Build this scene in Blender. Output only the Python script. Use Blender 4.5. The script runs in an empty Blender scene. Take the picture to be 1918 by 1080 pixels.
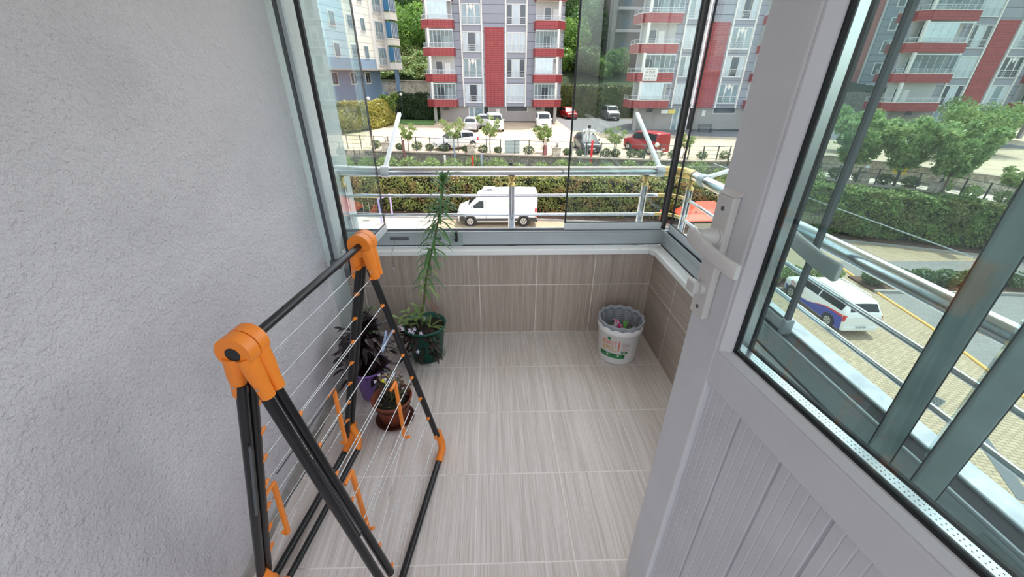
import bpy, math, random
import numpy as np
from mathutils import Vector, Matrix
random.seed(7); rng = np.random.default_rng(7)
S = bpy.context.scene; COL = S.collection
R = math.radians; PI = math.pi

# ------------------------------------------------------------------ camera, sky, sun, exposure
def camera():
    p, y, r = 0.4971, 0.0546, 0.0055
    cy, sy, cp, sp = math.cos(y), math.sin(y), math.cos(p), math.sin(p)
    f = Vector((sy*cp, cy*cp, -sp)); x = Vector((cy, -sy, 0)); u = x.cross(f)
    X = x*math.cos(r)+u*math.sin(r); U = -x*math.sin(r)+u*math.cos(r)
    cd = bpy.data.cameras.new('camera'); co = bpy.data.objects.new('camera', cd); COL.objects.link(co)
    co.matrix_world = Matrix(((X.x, U.x, -f.x, 0.0783), (X.y, U.y, -f.y, -2.0611), (X.z, U.z, -f.z, 1.4268), (0, 0, 0, 1)))
    cd.sensor_width = 36; cd.lens = 36*745.755/1918; cd.clip_start = .02; cd.clip_end = 500
    S.camera = co
camera()
W = bpy.data.worlds.new('sky'); S.world = W; W.use_nodes = True
nt = W.node_tree; bg = nt.nodes['Background']
sk = nt.nodes.new('ShaderNodeTexSky'); sk.sky_type = 'NISHITA'; sk.sun_disc = False
sk.sun_elevation = R(67); sk.sun_rotation = R(38); sk.dust_density = 1.5; sk.air_density = 1.0
hs = nt.nodes.new('ShaderNodeHueSaturation'); hs.inputs['Saturation'].default_value = .30      # hazy, milky summer sky
nt.links.new(sk.outputs[0], hs.inputs['Color']); nt.links.new(hs.outputs[0], bg.inputs[0]); bg.inputs[1].default_value = 0.45
sd = bpy.data.lights.new('sun', 'SUN'); sd.energy = 4.6; sd.angle = R(.6); sd.color = (1, .95, .87)
so = bpy.data.objects.new('sun', sd); COL.objects.link(so)
so.rotation_euler = Vector((-.62, -.78, -math.tan(R(67)))).to_track_quat('-Z', 'Y').to_euler()
S.view_settings.view_transform = 'Standard'; S.view_settings.look = 'None'
S.view_settings.exposure = 0.30; S.view_settings.gamma = 1; S.view_settings.use_curve_mapping = False

# ------------------------------------------------------------------ materials
def new_mat(name):
    m = bpy.data.materials.new(name); m.use_nodes = True
    return m, m.node_tree, m.node_tree.nodes['Principled BSDF']
def mat(name, col, rough=.5, metal=0, bump=0, bscale=50, var=0, vscale=8, var_col=None, stretch=None, spec=None):
    m, t, b = new_mat(name); N = t.nodes.new; L = t.links.new
    b.inputs['Base Color'].default_value = (*col, 1); b.inputs['Roughness'].default_value = rough; b.inputs['Metallic'].default_value = metal
    if spec is not None: b.inputs['Specular IOR Level'].default_value = spec
    tc = N('ShaderNodeTexCoord'); mp = N('ShaderNodeMapping'); L(tc.outputs['Object'], mp.inputs[0])
    if stretch: mp.inputs['Scale'].default_value = stretch
    nz = N('ShaderNodeTexNoise'); nz.inputs['Scale'].default_value = vscale; nz.inputs['Detail'].default_value = 4; L(mp.outputs[0], nz.inputs[0])
    mx = N('ShaderNodeMix'); mx.data_type = 'RGBA'; L(nz.outputs[0], mx.inputs[0])
    v = var or .04; c2 = var_col or tuple(min(1, c*(1+v)) for c in col)
    mx.inputs[6].default_value = (*[c*(1-v) for c in col], 1) if not var_col else (*col, 1); mx.inputs[7].default_value = (*c2, 1)
    cr = N('ShaderNodeMapRange'); cr.inputs[1].default_value = .35; cr.inputs[2].default_value = .65
    L(nz.outputs[0], cr.inputs[0]); L(cr.outputs[0], mx.inputs[0]); L(mx.outputs[2], b.inputs['Base Color'])
    if bump:
        n2 = N('ShaderNodeTexNoise'); n2.inputs['Scale'].default_value = bscale; n2.inputs['Detail'].default_value = 3; L(tc.outputs['Object'], n2.inputs[0])
        bp = N('ShaderNodeBump'); bp.inputs['Strength'].default_value = bump; bp.inputs['Distance'].default_value = .004
        L(n2.outputs[0], bp.inputs['Height']); L(bp.outputs[0], b.inputs['Normal'])
    return m
def glass(name, tint=(.93, .97, .96), refl=1.0, rough=0.0, dirt=0.0):
    m, t, b = new_mat(name); N = t.nodes.new; L = t.links.new
    t.nodes.remove(b); out = t.nodes['Material Output']
    tr = N('ShaderNodeBsdfTransparent'); tr.inputs[0].default_value = (*tint, 1)
    gl = N('ShaderNodeBsdfGlossy'); gl.inputs['Roughness'].default_value = rough; gl.inputs[0].default_value = (refl, refl, refl, 1)
    fr = N('ShaderNodeLayerWeight'); fr.inputs[0].default_value = .5      # Schlick reflectance, the same on both faces of the pane
    pw_ = N('ShaderNodeMath'); pw_.operation = 'POWER'; pw_.inputs[1].default_value = 5; L(fr.outputs['Facing'], pw_.inputs[0])
    ml = N('ShaderNodeMath'); ml.operation = 'MULTIPLY_ADD'; ml.inputs[1].default_value = .9; ml.inputs[2].default_value = .035; L(pw_.outputs[0], ml.inputs[0])
    mx = N('ShaderNodeMixShader'); L(ml.outputs[0], mx.inputs[0]); L(tr.outputs[0], mx.inputs[1]); L(gl.outputs[0], mx.inputs[2])
    if dirt:
        df = N('ShaderNodeBsdfDiffuse'); df.inputs[0].default_value = (.75, .8, .8, 1)
        m2 = N('ShaderNodeMixShader'); m2.inputs[0].default_value = dirt
        L(mx.outputs[0], m2.inputs[1]); L(df.outputs[0], m2.inputs[2]); L(m2.outputs[0], out.inputs[0])
    else: L(mx.outputs[0], out.inputs[0])
    return m
def tile_mat(name, T, ux, uy, off, c1, c2, grout, streak_axis, gw=.0022, skew=0):
    """square tiles on two object axes ux, uy ('X','Y','Z'), fine streaks running along streak_axis"""
    m, t, b = new_mat(name); N = t.nodes.new; L = t.links.new
    tc = N('ShaderNodeTexCoord'); sp = N('ShaderNodeSeparateXYZ'); L(tc.outputs['Object'], sp.inputs[0])
    def M(op, a, bb=None, c=None):
        n = N('ShaderNodeMath'); n.operation = op
        for i, v in enumerate((a, bb, c)):
            if v is None: continue
            if isinstance(v, (int, float)): n.inputs[i].default_value = v
            else: L(v, n.inputs[i])
        return n.outputs[0]
    def edge(ax, o):
        q = sp.outputs[ax] if not (skew and ax == 'Y') else M('ADD', sp.outputs['Y'], M('MULTIPLY', sp.outputs['X'], skew))
        a = M('DIVIDE', M('SUBTRACT', q, o), T); f = M('FRACT', a)
        d = M('MINIMUM', f, M('SUBTRACT', 1.0, f)); return M('LESS_THAN', d, gw/T), M('FLOOR', a)
    e1, f1 = edge(ux, off[0]); e2, f2 = edge(uy, off[1]); e = M('MAXIMUM', e1, e2)
    mp = N('ShaderNodeMapping'); L(tc.outputs['Object'], mp.inputs[0])
    s = {'X': (4, 260, 260), 'Y': (260, 4, 260), 'Z': (260, 260, 4)}[streak_axis]; mp.inputs['Scale'].default_value = s
    cb = N('ShaderNodeCombineXYZ'); L(M('MULTIPLY', f1, 7.3), cb.inputs[0]); L(M('MULTIPLY', f2, 3.1), cb.inputs[1]); L(M('MULTIPLY', f2, 5.7), cb.inputs[2])
    va = N('ShaderNodeVectorMath'); L(mp.outputs[0], va.inputs[0]); L(cb.outputs[0], va.inputs[1])
    n1 = N('ShaderNodeTexNoise'); n1.inputs['Scale'].default_value = 1.0; n1.inputs['Detail'].default_value = 3; L(va.outputs[0], n1.inputs[0])
    mp2 = N('ShaderNodeMapping'); L(tc.outputs['Object'], mp2.inputs[0]); mp2.inputs['Scale'].default_value = tuple(v*.17 for v in s)
    n2 = N('ShaderNodeTexNoise'); n2.inputs['Scale'].default_value = 1.0; L(mp2.outputs[0], n2.inputs[0])
    h = M('ADD', M('MULTIPLY', n1.outputs[0], .65), M('MULTIPLY', n2.outputs[0], .35))
    cr = N('ShaderNodeMapRange'); cr.inputs[1].default_value = .36; cr.inputs[2].default_value = .64; L(h, cr.inputs[0])
    mx = N('ShaderNodeMix'); mx.data_type = 'RGBA'; mx.inputs[6].default_value = (*c1, 1); mx.inputs[7].default_value = (*c2, 1); L(cr.outputs[0], mx.inputs[0])
    # dirty grout here and there
    ng = N('ShaderNodeTexNoise'); ng.inputs['Scale'].default_value = 6; L(tc.outputs['Object'], ng.inputs[0])
    gr = N('ShaderNodeMapRange'); gr.inputs[1].default_value = .6; gr.inputs[2].default_value = .72; L(ng.outputs[0], gr.inputs[0])
    gm = N('ShaderNodeMix'); gm.data_type = 'RGBA'; gm.inputs[6].default_value = (*grout, 1); gm.inputs[7].default_value = (*[g*.35 for g in grout], 1); L(gr.outputs[0], gm.inputs[0])
    m3 = N('ShaderNodeMix'); m3.data_type = 'RGBA'; L(e, m3.inputs[0]); L(mx.outputs[2], m3.inputs[6]); L(gm.outputs[2], m3.inputs[7])
    L(m3.outputs[2], b.inputs['Base Color']); b.inputs['Roughness'].default_value = .42; b.inputs['Specular IOR Level'].default_value = .4
    bp = N('ShaderNodeBump'); bp.inputs['Strength'].default_value = .25; bp.inputs['Distance'].default_value = .002
    L(M('SUBTRACT', h, M('MULTIPLY', e, 1.5)), bp.inputs['Height']); L(bp.outputs[0], b.inputs['Normal'])
    return m
def brick_mat(name, c1, c2, mortar, scale, bw=.5, rh=.25, ms=.02, off=.5, rough=.8, plane='XY', rot=0):
    m, t, b = new_mat(name); N = t.nodes.new; L = t.links.new
    tc = N('ShaderNodeTexCoord'); sp = N('ShaderNodeSeparateXYZ'); L(tc.outputs['Object'], sp.inputs[0])
    cb = N('ShaderNodeCombineXYZ')
    if plane == 'wall':   # u = x+y, v = z
        a = N('ShaderNodeMath'); a.operation = 'ADD'; L(sp.outputs[0], a.inputs[0]); L(sp.outputs[1], a.inputs[1]); L(a.outputs[0], cb.inputs[0]); L(sp.outputs[2], cb.inputs[1])
    else: L(sp.outputs[0], cb.inputs[0]); L(sp.outputs[1], cb.inputs[1])
    mp = N('ShaderNodeMapping'); mp.inputs['Rotation'].default_value = (0, 0, rot); L(cb.outputs[0], mp.inputs[0])
    br = N('ShaderNodeTexBrick'); br.inputs['Color1'].default_value = (*c1, 1); br.inputs['Color2'].default_value = (*c2, 1); br.inputs['Mortar'].default_value = (*mortar, 1)
    br.inputs['Scale'].default_value = scale; br.inputs['Brick Width'].default_value = bw; br.inputs['Row Height'].default_value = rh; br.inputs['Mortar Size'].default_value = ms; br.offset = off
    L(mp.outputs[0], br.inputs[0]); L(br.outputs[0], b.inputs['Base Color']); b.inputs['Roughness'].default_value = rough
    return m
def stone_mat(name, c1, c2, mortar, scale):
    m, t, b = new_mat(name); N = t.nodes.new; L = t.links.new
    tc = N('ShaderNodeTexCoord'); v = N('ShaderNodeTexVoronoi'); v.feature = 'DISTANCE_TO_EDGE'; v.inputs['Scale'].default_value = scale; L(tc.outputs['Object'], v.inputs[0])
    v2 = N('ShaderNodeTexVoronoi'); v2.inputs['Scale'].default_value = scale; L(tc.outputs['Object'], v2.inputs[0])
    mx = N('ShaderNodeMix'); mx.data_type = 'RGBA'; mx.inputs[6].default_value = (*c1, 1); mx.inputs[7].default_value = (*c2, 1)
    sp = N('ShaderNodeSeparateColor'); L(v2.outputs['Color'], sp.inputs[0]); L(sp.outputs[0], mx.inputs[0])
    lt = N('ShaderNodeMath'); lt.operation = 'LESS_THAN'; lt.inputs[1].default_value = .06; L(v.outputs['Distance'], lt.inputs[0])
    m2 = N('ShaderNodeMix'); m2.data_type = 'RGBA'; L(lt.outputs[0], m2.inputs[0]); L(mx.outputs[2], m2.inputs[6]); m2.inputs[7].default_value = (*mortar, 1)
    L(m2.outputs[2], b.inputs['Base Color']); b.inputs['Roughness'].default_value = .9
    bp = N('ShaderNodeBump'); bp.inputs['Strength'].default_value = .8; bp.inputs['Distance'].default_value = .08; L(v.outputs['Distance'], bp.inputs['Height']); L(bp.outputs[0], b.inputs['Normal'])
    return m
def leaf_mat(name, c1, c2, c3=None, scale=3.0, rough=.5, trans=.25):
    m, t, b = new_mat(name); N = t.nodes.new; L = t.links.new
    g = N('ShaderNodeNewGeometry'); rp = N('ShaderNodeMapRange'); L(g.outputs['Random Per Island'], rp.inputs[0])
    mx = N('ShaderNodeMix'); mx.data_type = 'RGBA'; mx.inputs[6].default_value = (*c1, 1); mx.inputs[7].default_value = (*c2, 1); L(rp.outputs[0], mx.inputs[0]); col = mx.outputs[2]
    if c3:
        tc = N('ShaderNodeTexCoord'); nz = N('ShaderNodeTexNoise'); nz.inputs['Scale'].default_value = scale; L(tc.outputs['Object'], nz.inputs[0])
        mr = N('ShaderNodeMapRange'); mr.inputs[1].default_value = .5; mr.inputs[2].default_value = .68; L(nz.outputs[0], mr.inputs[0])
        m2 = N('ShaderNodeMix'); m2.data_type = 'RGBA'; L(mr.outputs[0], m2.inputs[0]); L(col, m2.inputs[6]); m2.inputs[7].default_value = (*c3, 1); col = m2.outputs[2]
    L(col, b.inputs['Base Color']); b.inputs['Roughness'].default_value = rough
    if trans:
        tl = N('ShaderNodeBsdfTranslucent'); L(col, tl.inputs[0]); ms = N('ShaderNodeMixShader'); ms.inputs[0].default_value = trans
        L(b.outputs[0], ms.inputs[1]); L(tl.outputs[0], ms.inputs[2]); L(ms.outputs[0], t.nodes['Material Output'].inputs[0])
    return m

# ------------------------------------------------------------------ geometry helpers
def nrm(v): v = Vector(v); return v.normalized() if v.length > 1e-9 else Vector((0, 0, 1))
def frame(d, up=(0, 0, 1)):
    d = nrm(d); up = Vector(up)
    if abs(d.dot(up)) > .98: up = Vector((0, 1, 0)) if abs(d.z) > .9 else Vector((0, 0, 1))
    s = d.cross(up).normalized(); return s, s.cross(d).normalized()
class MB:
    def __init__(s): s.v = []; s.f = []; s.sm = []
    def add(s, vs, fs, smooth=False):
        o = len(s.v); s.v += [tuple(v) for v in vs]; s.f += [tuple(o+i for i in f) for f in fs]; s.sm += [smooth]*len(fs); return s
    def box(s, x0, y0, z0, x1, y1, z1):
        vs = [(x, y, z) for z in (z0, z1) for y in (y0, y1) for x in (x0, x1)]
        return s.add(vs, [(0, 2, 3, 1), (4, 5, 7, 6), (0, 1, 5, 4), (2, 6, 7, 3), (0, 4, 6, 2), (1, 3, 7, 5)])
    def bar(s, a, b, w, h, up=(0, 0, 1)):      # square bar from a to b; w sideways, h along up
        a, b = Vector(a), Vector(b); x, u = frame(b-a, up); x = x*w/2; u = u*h/2
        vs = [p+q for p in (a, b) for q in (-x-u, x-u, x+u, -x+u)]
        return s.add(vs, [(3, 2, 1, 0), (4, 5, 6, 7), (0, 1, 5, 4), (1, 2, 6, 5), (2, 3, 7, 6), (3, 0, 4, 7)])
    def tube(s, pts, r, n=12, caps=True, up=(0, 0, 1), flat=1):
        pts = [Vector(p) for p in pts]; rs = r if isinstance(r, (list, tuple)) else [r]*len(pts); vs = []; k = len(pts)
        x = None
        for i, p in enumerate(pts):
            d = (pts[min(i+1, k-1)]-pts[max(i-1, 0)])
            if x is None: x, u = frame(d, up)
            else:
                d = nrm(d); x = nrm(x-d*x.dot(d)); u = x.cross(d)
            for j in range(n):
                a = 2*PI*j/n; vs.append(p+(x*math.cos(a)*flat+u*math.sin(a))*rs[i])
        fs = [(i*n+j, i*n+(j+1) % n, (i+1)*n+(j+1) % n, (i+1)*n+j) for i in range(k-1) for j in range(n)]
        s.add(vs, fs, True)
        if caps: s.add(vs[:n], [tuple(range(n-1, -1, -1))]); s.add(vs[-n:], [tuple(range(n))])
        return s
    def lathe(s, c, prof, n=32, sx=1, wob=None):
        c = Vector(c); vs = []
        for i, (r, z) in enumerate(prof):
            for j in range(n):
                a = 2*PI*j/n; rr, zz = (r, z) if not wob else wob(i, a, r, z); vs.append(c+Vector((rr*math.cos(a)*sx, rr*math.sin(a), zz)))
        fs = [(i*n+j, i*n+(j+1) % n, (i+1)*n+(j+1) % n, (i+1)*n+j) for i in range(len(prof)-1) for j in range(n)]
        return s.add(vs, fs, True)
    def disc(s, c, r, nvec=(0, 0, 1), n=24):
        c = Vector(c); x, u = frame(nvec); vs = [c+(x*math.cos(2*PI*j/n)+u*math.sin(2*PI*j/n))*r for j in range(n)]
        return s.add(vs, [tuple(range(n))])
    def cyl(s, a, b, r, n=20, r2=None): return s.tube([a, b], [r, r if r2 is None else r2], n)
    def prism(s, poly, ext):               # poly: 3-D points, extruded by vector ext
        p = [Vector(q) for q in poly]; e = Vector(ext); n = len(p)
        return s.add(p+[q+e for q in p], [tuple(range(n-1, -1, -1)), tuple(range(n, 2*n))]+[(i, (i+1) % n, n+(i+1) % n, n+i) for i in range(n)])
    def grid(s, rows, smooth=True, closed=False):
        n = len(rows[0]); vs = [p for r in rows for p in r]
        fs = [(i*n+j, i*n+(j+1) % n, (i+1)*n+(j+1) % n, (i+1)*n+j) for i in range(len(rows)-1) for j in range(n if closed else n-1)]
        return s.add(vs, fs, smooth)
    def sphere(s, c, r, n=16, sc=(1, 1, 1)):
        c = Vector(c); rows = [[c+Vector((r*math.sin(PI*i/n)*math.cos(2*PI*j/(2*n))*sc[0], r*math.sin(PI*i/n)*math.sin(2*PI*j/(2*n))*sc[1], r*math.cos(PI*i/n)*sc[2])) for j in range(2*n)] for i in range(n+1)]
        return s.grid(rows, True, True)
    def leaf(s, p, d, ln, w, droop=.3, up=(0, 0, 1), seg=4):   # arching blade
        p = Vector(p); d = nrm(d); side, u = frame(d, up); rows = []
        for i in range(seg+1):
            t = i/seg; c = p+d*ln*t-Vector((0, 0, 1))*droop*ln*t*t; ww = w*math.sin(PI*min(1, .12+t*.88))**.8 if i < seg else w*.03
            rows.append([c-side*ww/2, c-u*ww*.12, c+side*ww/2])
        return s.grid(rows)
    def build(s, name, m, parent=None, bevel=0, solid=0, seg=2, loc=None):
        me = bpy.data.meshes.new(name); vs = s.v
        o = bpy.data.objects.new(name, me)
        if parent is not None:
            off = WL.get(parent.name, Vector((0, 0, 0))); vs = [(v[0]-off.x, v[1]-off.y, v[2]-off.z) for v in vs]; o.parent = parent; WL[o.name] = off
        elif loc is not None:
            off = Vector(loc); vs = [(v[0]-off.x, v[1]-off.y, v[2]-off.z) for v in vs]; o.location = off; WL[o.name] = off
        me.from_pydata(vs, [], s.f); me.materials.append(m); me.polygons.foreach_set('use_smooth', s.sm); me.update()
        COL.objects.link(o)
        if solid: q = o.modifiers.new('solid', 'SOLIDIFY'); q.thickness = solid; q.offset = 0
        if bevel: q = o.modifiers.new('bevel', 'BEVEL'); q.width = bevel; q.segments = seg; q.limit_method = 'ANGLE'; q.angle_limit = R(40)
        return o
WL = {}
def tag(o, label=None, cat=None, group=None, kind=None):
    if label: o['label'] = label
    if cat: o['category'] = cat
    if group: o['group'] = group
    if kind: o['kind'] = kind
    return o
def thing(name, label, cat, loc=(0, 0, 0), rz=0, group=None, local=False, kind=None):
    """Empty at the base. local=True: the parts are written in the thing's own coordinates"""
    o = bpy.data.objects.new(name, None); COL.objects.link(o); o.location = loc; o.rotation_euler = (0, 0, rz); o.empty_display_size = .1
    WL[o.name] = Vector((0, 0, 0)) if local else Vector(loc)
    tag(o, label, cat, group, kind); return o
def kids(o): return [c for c in COL.objects if c.parent == o]
def dup(o, parent=None, loc=None, rz=None, label=None, sc=None):
    c = o.copy(); COL.objects.link(c); c.parent = parent
    if loc is not None: c.location = loc
    if rz is not None: c.rotation_euler = (0, 0, rz)
    if label: c['label'] = label
    if sc: c.scale = (sc, sc, sc)
    for ch in kids(o): dup(ch, c)
    return c
def struct(o): o['kind'] = 'structure'; return o
def leafcloud(name, P, size, m, parent=None, aspect=.5, Nn=None, loc=None):
    """one rhombic leaf per point, randomly turned"""
    P = np.asarray(P, float); n = len(P); d = rng.normal(size=(n, 3)); d /= np.linalg.norm(d, axis=1)[:, None]
    if Nn is not None: d = d*.8+Nn; d /= np.linalg.norm(d, axis=1)[:, None]
    e = rng.normal(size=(n, 3)); a = np.cross(d, e); a /= np.linalg.norm(a, axis=1)[:, None]; b = np.cross(d, a)
    s = size*rng.uniform(.6, 1.3, size=(n, 1)); a *= s; b *= s*aspect
    V = np.stack([P-a, P-b+d*s*.15, P+a, P+b+d*s*.15], 1).reshape(-1, 3)
    o0 = np.zeros(3)
    if parent is not None: o0 = np.array(WL.get(parent.name, (0, 0, 0)))
    elif loc is not None: o0 = np.array(loc)
    V = V-o0
    me = bpy.data.meshes.new(name); me.vertices.add(4*n); me.vertices.foreach_set('co', V.ravel()); me.loops.add(4*n); me.loops.foreach_set('vertex_index', np.arange(4*n))
    me.polygons.add(n); me.polygons.foreach_set('loop_start', np.arange(0, 4*n, 4)); me.polygons.foreach_set('loop_total', np.full(n, 4)); me.update(); me.validate()
    me.materials.append(m); o = bpy.data.objects.new(name, me); COL.objects.link(o)
    if parent is not None: o.parent = parent; WL[o.name] = WL.get(parent.name, Vector((0, 0, 0)))
    elif loc is not None: o.location = loc
    return o
def blob(c, r, n, sc=(1, 1, 1), shell=.55):
    d = rng.normal(size=(n, 3)); d /= np.linalg.norm(d, axis=1)[:, None]; rr = r*(shell+(1-shell)*rng.random((n, 1))**.7)
    return np.array(c)+d*rr*np.array(sc)
def text(name, s, size, m, loc, rot, parent=None, ext=.0005, align='CENTER', sx=1):
    cu = bpy.data.curves.new(name, 'FONT'); cu.body = s; cu.size = size; cu.extrude = ext; cu.align_x = align; cu.align_y = 'CENTER'
    o = bpy.data.objects.new(name, cu); COL.objects.link(o)
    bpy.context.view_layer.update(); dg = bpy.context.evaluated_depsgraph_get(); me = bpy.data.meshes.new_from_object(o.evaluated_get(dg))
    bpy.data.objects.remove(o); q = bpy.data.objects.new(name, me); COL.objects.link(q); me.materials.clear(); me.materials.append(m)
    q.rotation_euler = rot; q.scale = (sx, 1, 1); q.location = Vector(loc)
    if parent is not None: q.location = Vector(loc)-WL.get(parent.name, Vector((0, 0, 0))); q.parent = parent
    return q
SKEWED = set()
T = 1/3
XL, XR = -0.72, 1.0
M = {}
M['floor'] = tile_mat('floor_tile', T, 'X', 'Y', (0, 0), (.53, .465, .425), (.76, .70, .67), (.80, .76, .71), 'Y', skew=.0223)
M['wtile'] = tile_mat('front_wall_tile', T, 'X', 'Z', (0, 0), (.33, .265, .225), (.50, .42, .365), (.74, .69, .62), 'Z')
M['wtile_r'] = tile_mat('right_wall_tile', T, 'Y', 'Z', (0, 0), (.33, .265, .225), (.50, .42, .365), (.74, .69, .62), 'Y')
def plaster(name, col, sc=1.0):
    m, t, b = new_mat(name); N = t.nodes.new; L = t.links.new
    b.inputs['Base Color'].default_value = (*col, 1); b.inputs['Roughness'].default_value = .9
    tc = N('ShaderNodeTexCoord'); n1 = N('ShaderNodeTexNoise'); n1.inputs['Scale'].default_value = 110*sc; n1.inputs['Detail'].default_value = 4; n1.inputs['Roughness'].default_value = .6; L(tc.outputs['Object'], n1.inputs[0])
    n2 = N('ShaderNodeTexNoise'); n2.inputs['Scale'].default_value = 28*sc; L(tc.outputs['Object'], n2.inputs[0])
    ad = N('ShaderNodeMath'); ad.operation = 'ADD'; L(n1.outputs[0], ad.inputs[0]); L(n2.outputs[0], ad.inputs[1])
    bp = N('ShaderNodeBump'); bp.inputs['Strength'].default_value = 1; bp.inputs['Distance'].default_value = .011; L(ad.outputs[0], bp.inputs['Height']); L(bp.outputs[0], b.inputs['Normal'])
    n3 = N('ShaderNodeTexNoise'); n3.inputs['Scale'].default_value = 3; n3.inputs['Detail'].default_value = 6; L(tc.outputs['Object'], n3.inputs[0])
    mr = N('ShaderNodeMapRange'); mr.inputs[1].default_value = .45; mr.inputs[2].default_value = .75; L(n3.outputs[0], mr.inputs[0])
    mx = N('ShaderNodeMix'); mx.data_type = 'RGBA'; L(mr.outputs[0], mx.inputs[0]); mx.inputs[6].default_value = (*col, 1); mx.inputs[7].default_value = (*[c*.86 for c in col], 1); L(mx.outputs[2], b.inputs['Base Color'])
    return m
M['plaster'] = plaster('rough_plaster', (.655, .62, .645))
M['plaster2'] = plaster('lit_reveal_plaster', (.74, .80, .80), 2)  # outdoor light and pane tint are put into this paler teal colour
M['ceil'] = mat('ceiling_paint', (.8, .8, .8), .9)
M['marble'] = mat('marble', (.86, .87, .86), .35, var_col=(.50, .48, .46), vscale=9, stretch=(1, 1, 1))
def marble():
    m = M['marble']; t = m.node_tree
    for n in t.nodes:
        if n.type == 'MAP_RANGE': n.inputs[1].default_value = .6; n.inputs[2].default_value = .78
        if n.type == 'TEX_NOISE': n.inputs['Detail'].default_value = 8; n.inputs['Roughness'].default_value = .7; n.inputs['Distortion'].default_value = 1.2
marble()
M['ledge'] = mat('outer_ledge_stone', (.36, .39, .45), .7, var_col=(.52, .56, .62), vscale=14, bump=.3)
M['alu'] = mat('grey_aluminium', (.44, .48, .50), .38, .35, var=.05, vscale=6)
M['alu_l'] = mat('light_aluminium', (.66, .70, .72), .35, .3)
M['alu_g'] = mat('weathered_green_grey_aluminium', (.30, .36, .35), .5, .2, var=.12, vscale=12)
M['gasket'] = mat('black_rubber', (.012, .013, .015), .6)
M['dgrey'] = mat('dark_grey_plastic', (.09, .10, .11), .5)
M['chrome'] = mat('polished_steel', (.78, .80, .83), .16, 1, var=.04, vscale=20)
M['brass'] = mat('yellowed_brass', (.66, .50, .20), .3, .8)
M['whitebar'] = mat('white_painted_bar', (.78, .84, .86), .35, .1)
M['glass'] = glass('clear_glass', (.90, .95, .94), dirt=.008)
M['glass_t'] = glass('tinted_pane_glass', (.86, .93, .92), dirt=.03)
M['glass_d'] = glass('double_glazing', (.86, .92, .91), dirt=.008)
M['door'] = mat('grey_white_door_plastic', (.60, .60, .62), .45, var=.03, bump=.08, bscale=700)
M['door2'] = mat('door_ribbed_panel', (.58, .58, .61), .55, bump=.15, bscale=600)
M['handle'] = mat('cream_handle_plastic', (.60, .58, .56), .35)
M['spacer'] = mat('perforated_spacer', (.85, .86, .86), .25, .8)
M['black'] = mat('black_enamel', (.008, .009, .011), .28)
M['orange'] = mat('orange_plastic', (.86, .235, .02), .38)
M['wire'] = mat('steel_wire', (.62, .63, .65), .25, .9)
M['dwire'] = mat('dark_wire', (.05, .05, .06), .4)

# ------------------------------------------------------------------ balcony shell
struct(MB().box(XL, -3.2, -.12, XR, .02, 0).build('floor', M['floor']))
struct(MB().box(XL-.2, -3.2, -.12, XL, -.27, 2.6).build('wall_left', M['plaster']))
struct(MB().box(XL-.2, -.27, -.12, XL-.03, .36, 2.6).build('wall_left_return', M['plaster2']))
struct(MB().box(XL-.2, 0, -.12, 1.36, .36, .50).box(XL-.2, 0, .5, 1.1, .12, .528).build('wall_front', M['wtile']))
struct(MB().box(XR, -3.2, -.12, 1.36, 0, .50).box(XR, -3.2, .5, 1.13, 0, .528).build('wall_right', M['wtile_r']))
struct(MB().box(XL-.2, .12, .50, 1.36, .36, .506).box(1.13, -3.2, .50, 1.36, .12, .506).build('trim_3', M['ledge']))
struct(MB().box(XL-.2, -3.2, 2.6, 1.75, .98, 2.8).build('ceiling', M['ceil']))  # unseen slab; overhang widened past the parapets to keep sun off the balcony
struct(MB().box(XL-.03, -.018, .528, .962, .047, .562).build('trim_1', M['marble'], bevel=.006))
struct(MB().prism([(.962, -.018, .528), (XR-.018, -.045, .528), (XR-.018, -3.2, .528), (1.045, -3.2, .528), (1.045, .047, .528), (.964, .047, .528)], (0, 0, .034)).build('trim_2', M['marble'], bevel=.006))
# mortar strip along the foot of the left wall
struct(MB().box(XL, -3.2, 0, XL+.012, -.02, .045).build('baseboard_left', M['grime'] if 'grime' in M else mat('grey_skirting', (.30, .28, .26), .8, var=.2, vscale=20)))
# aluminium tracks
tr = struct(MB().box(XL-.03, .047, .562, 1.115, .115, .636).box(XL-.03, .050, .636, 1.115, .058, .645).box(XL-.03, .104, .636, 1.115, .112, .645).build('window_1', M['alu'], bevel=.002))
MB().box(XL-.03, .058, .637, 1.05, .104, .6385).build('track_channel', M['gasket'], tr)
MB().box(XL-.03, .0445, .562, 1.04, .0465, .568).build('track_gasket', M['gasket'], tr)
tr2 = struct(MB().box(1.045, -3.2, .562, 1.115, .047, .636).box(1.048, -3.2, .636, 1.056, .05, .645).box(1.104, -3.2, .636, 1.112, .05, .645).build('window_2', M['alu'], bevel=.002))
MB().box(1.056, -3.2, .637, 1.104, .05, .6385).build('track_channel', M['gasket'], tr2)
MB().box(1.0425, -3.2, .562, 1.0445, .04, .568).build('track_gasket', M['gasket'], tr2)
MB().box(1.02, -3.2, 2.42, 1.12, .12, 2.6).box(XL-.03, .04, 2.42, 1.12, .12, 2.6).build('upper_track', M['alu'], tr)
# track fittings on the front track
lk = MB().box(-.155, .040, .566, -.085, .047, .630).build('lock_plate', M['alu_g'], tr, bevel=.002)
MB().cyl((-.12, .047, .604), (-.12, .026, .604), .011, 16).box(-.128, .030, .61, -.112, .050, .648).build('lock_knob', M['gasket'], lk)
MB().box(-.49, .041, .598, -.385, .047, .617).build('slot_cover', M['dgrey'], tr, bevel=.006)
MB().box(-.235, .042, .600, -.205, .047, .616).build('slot_plug', M['dgrey'], tr, bevel=.002)
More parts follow.
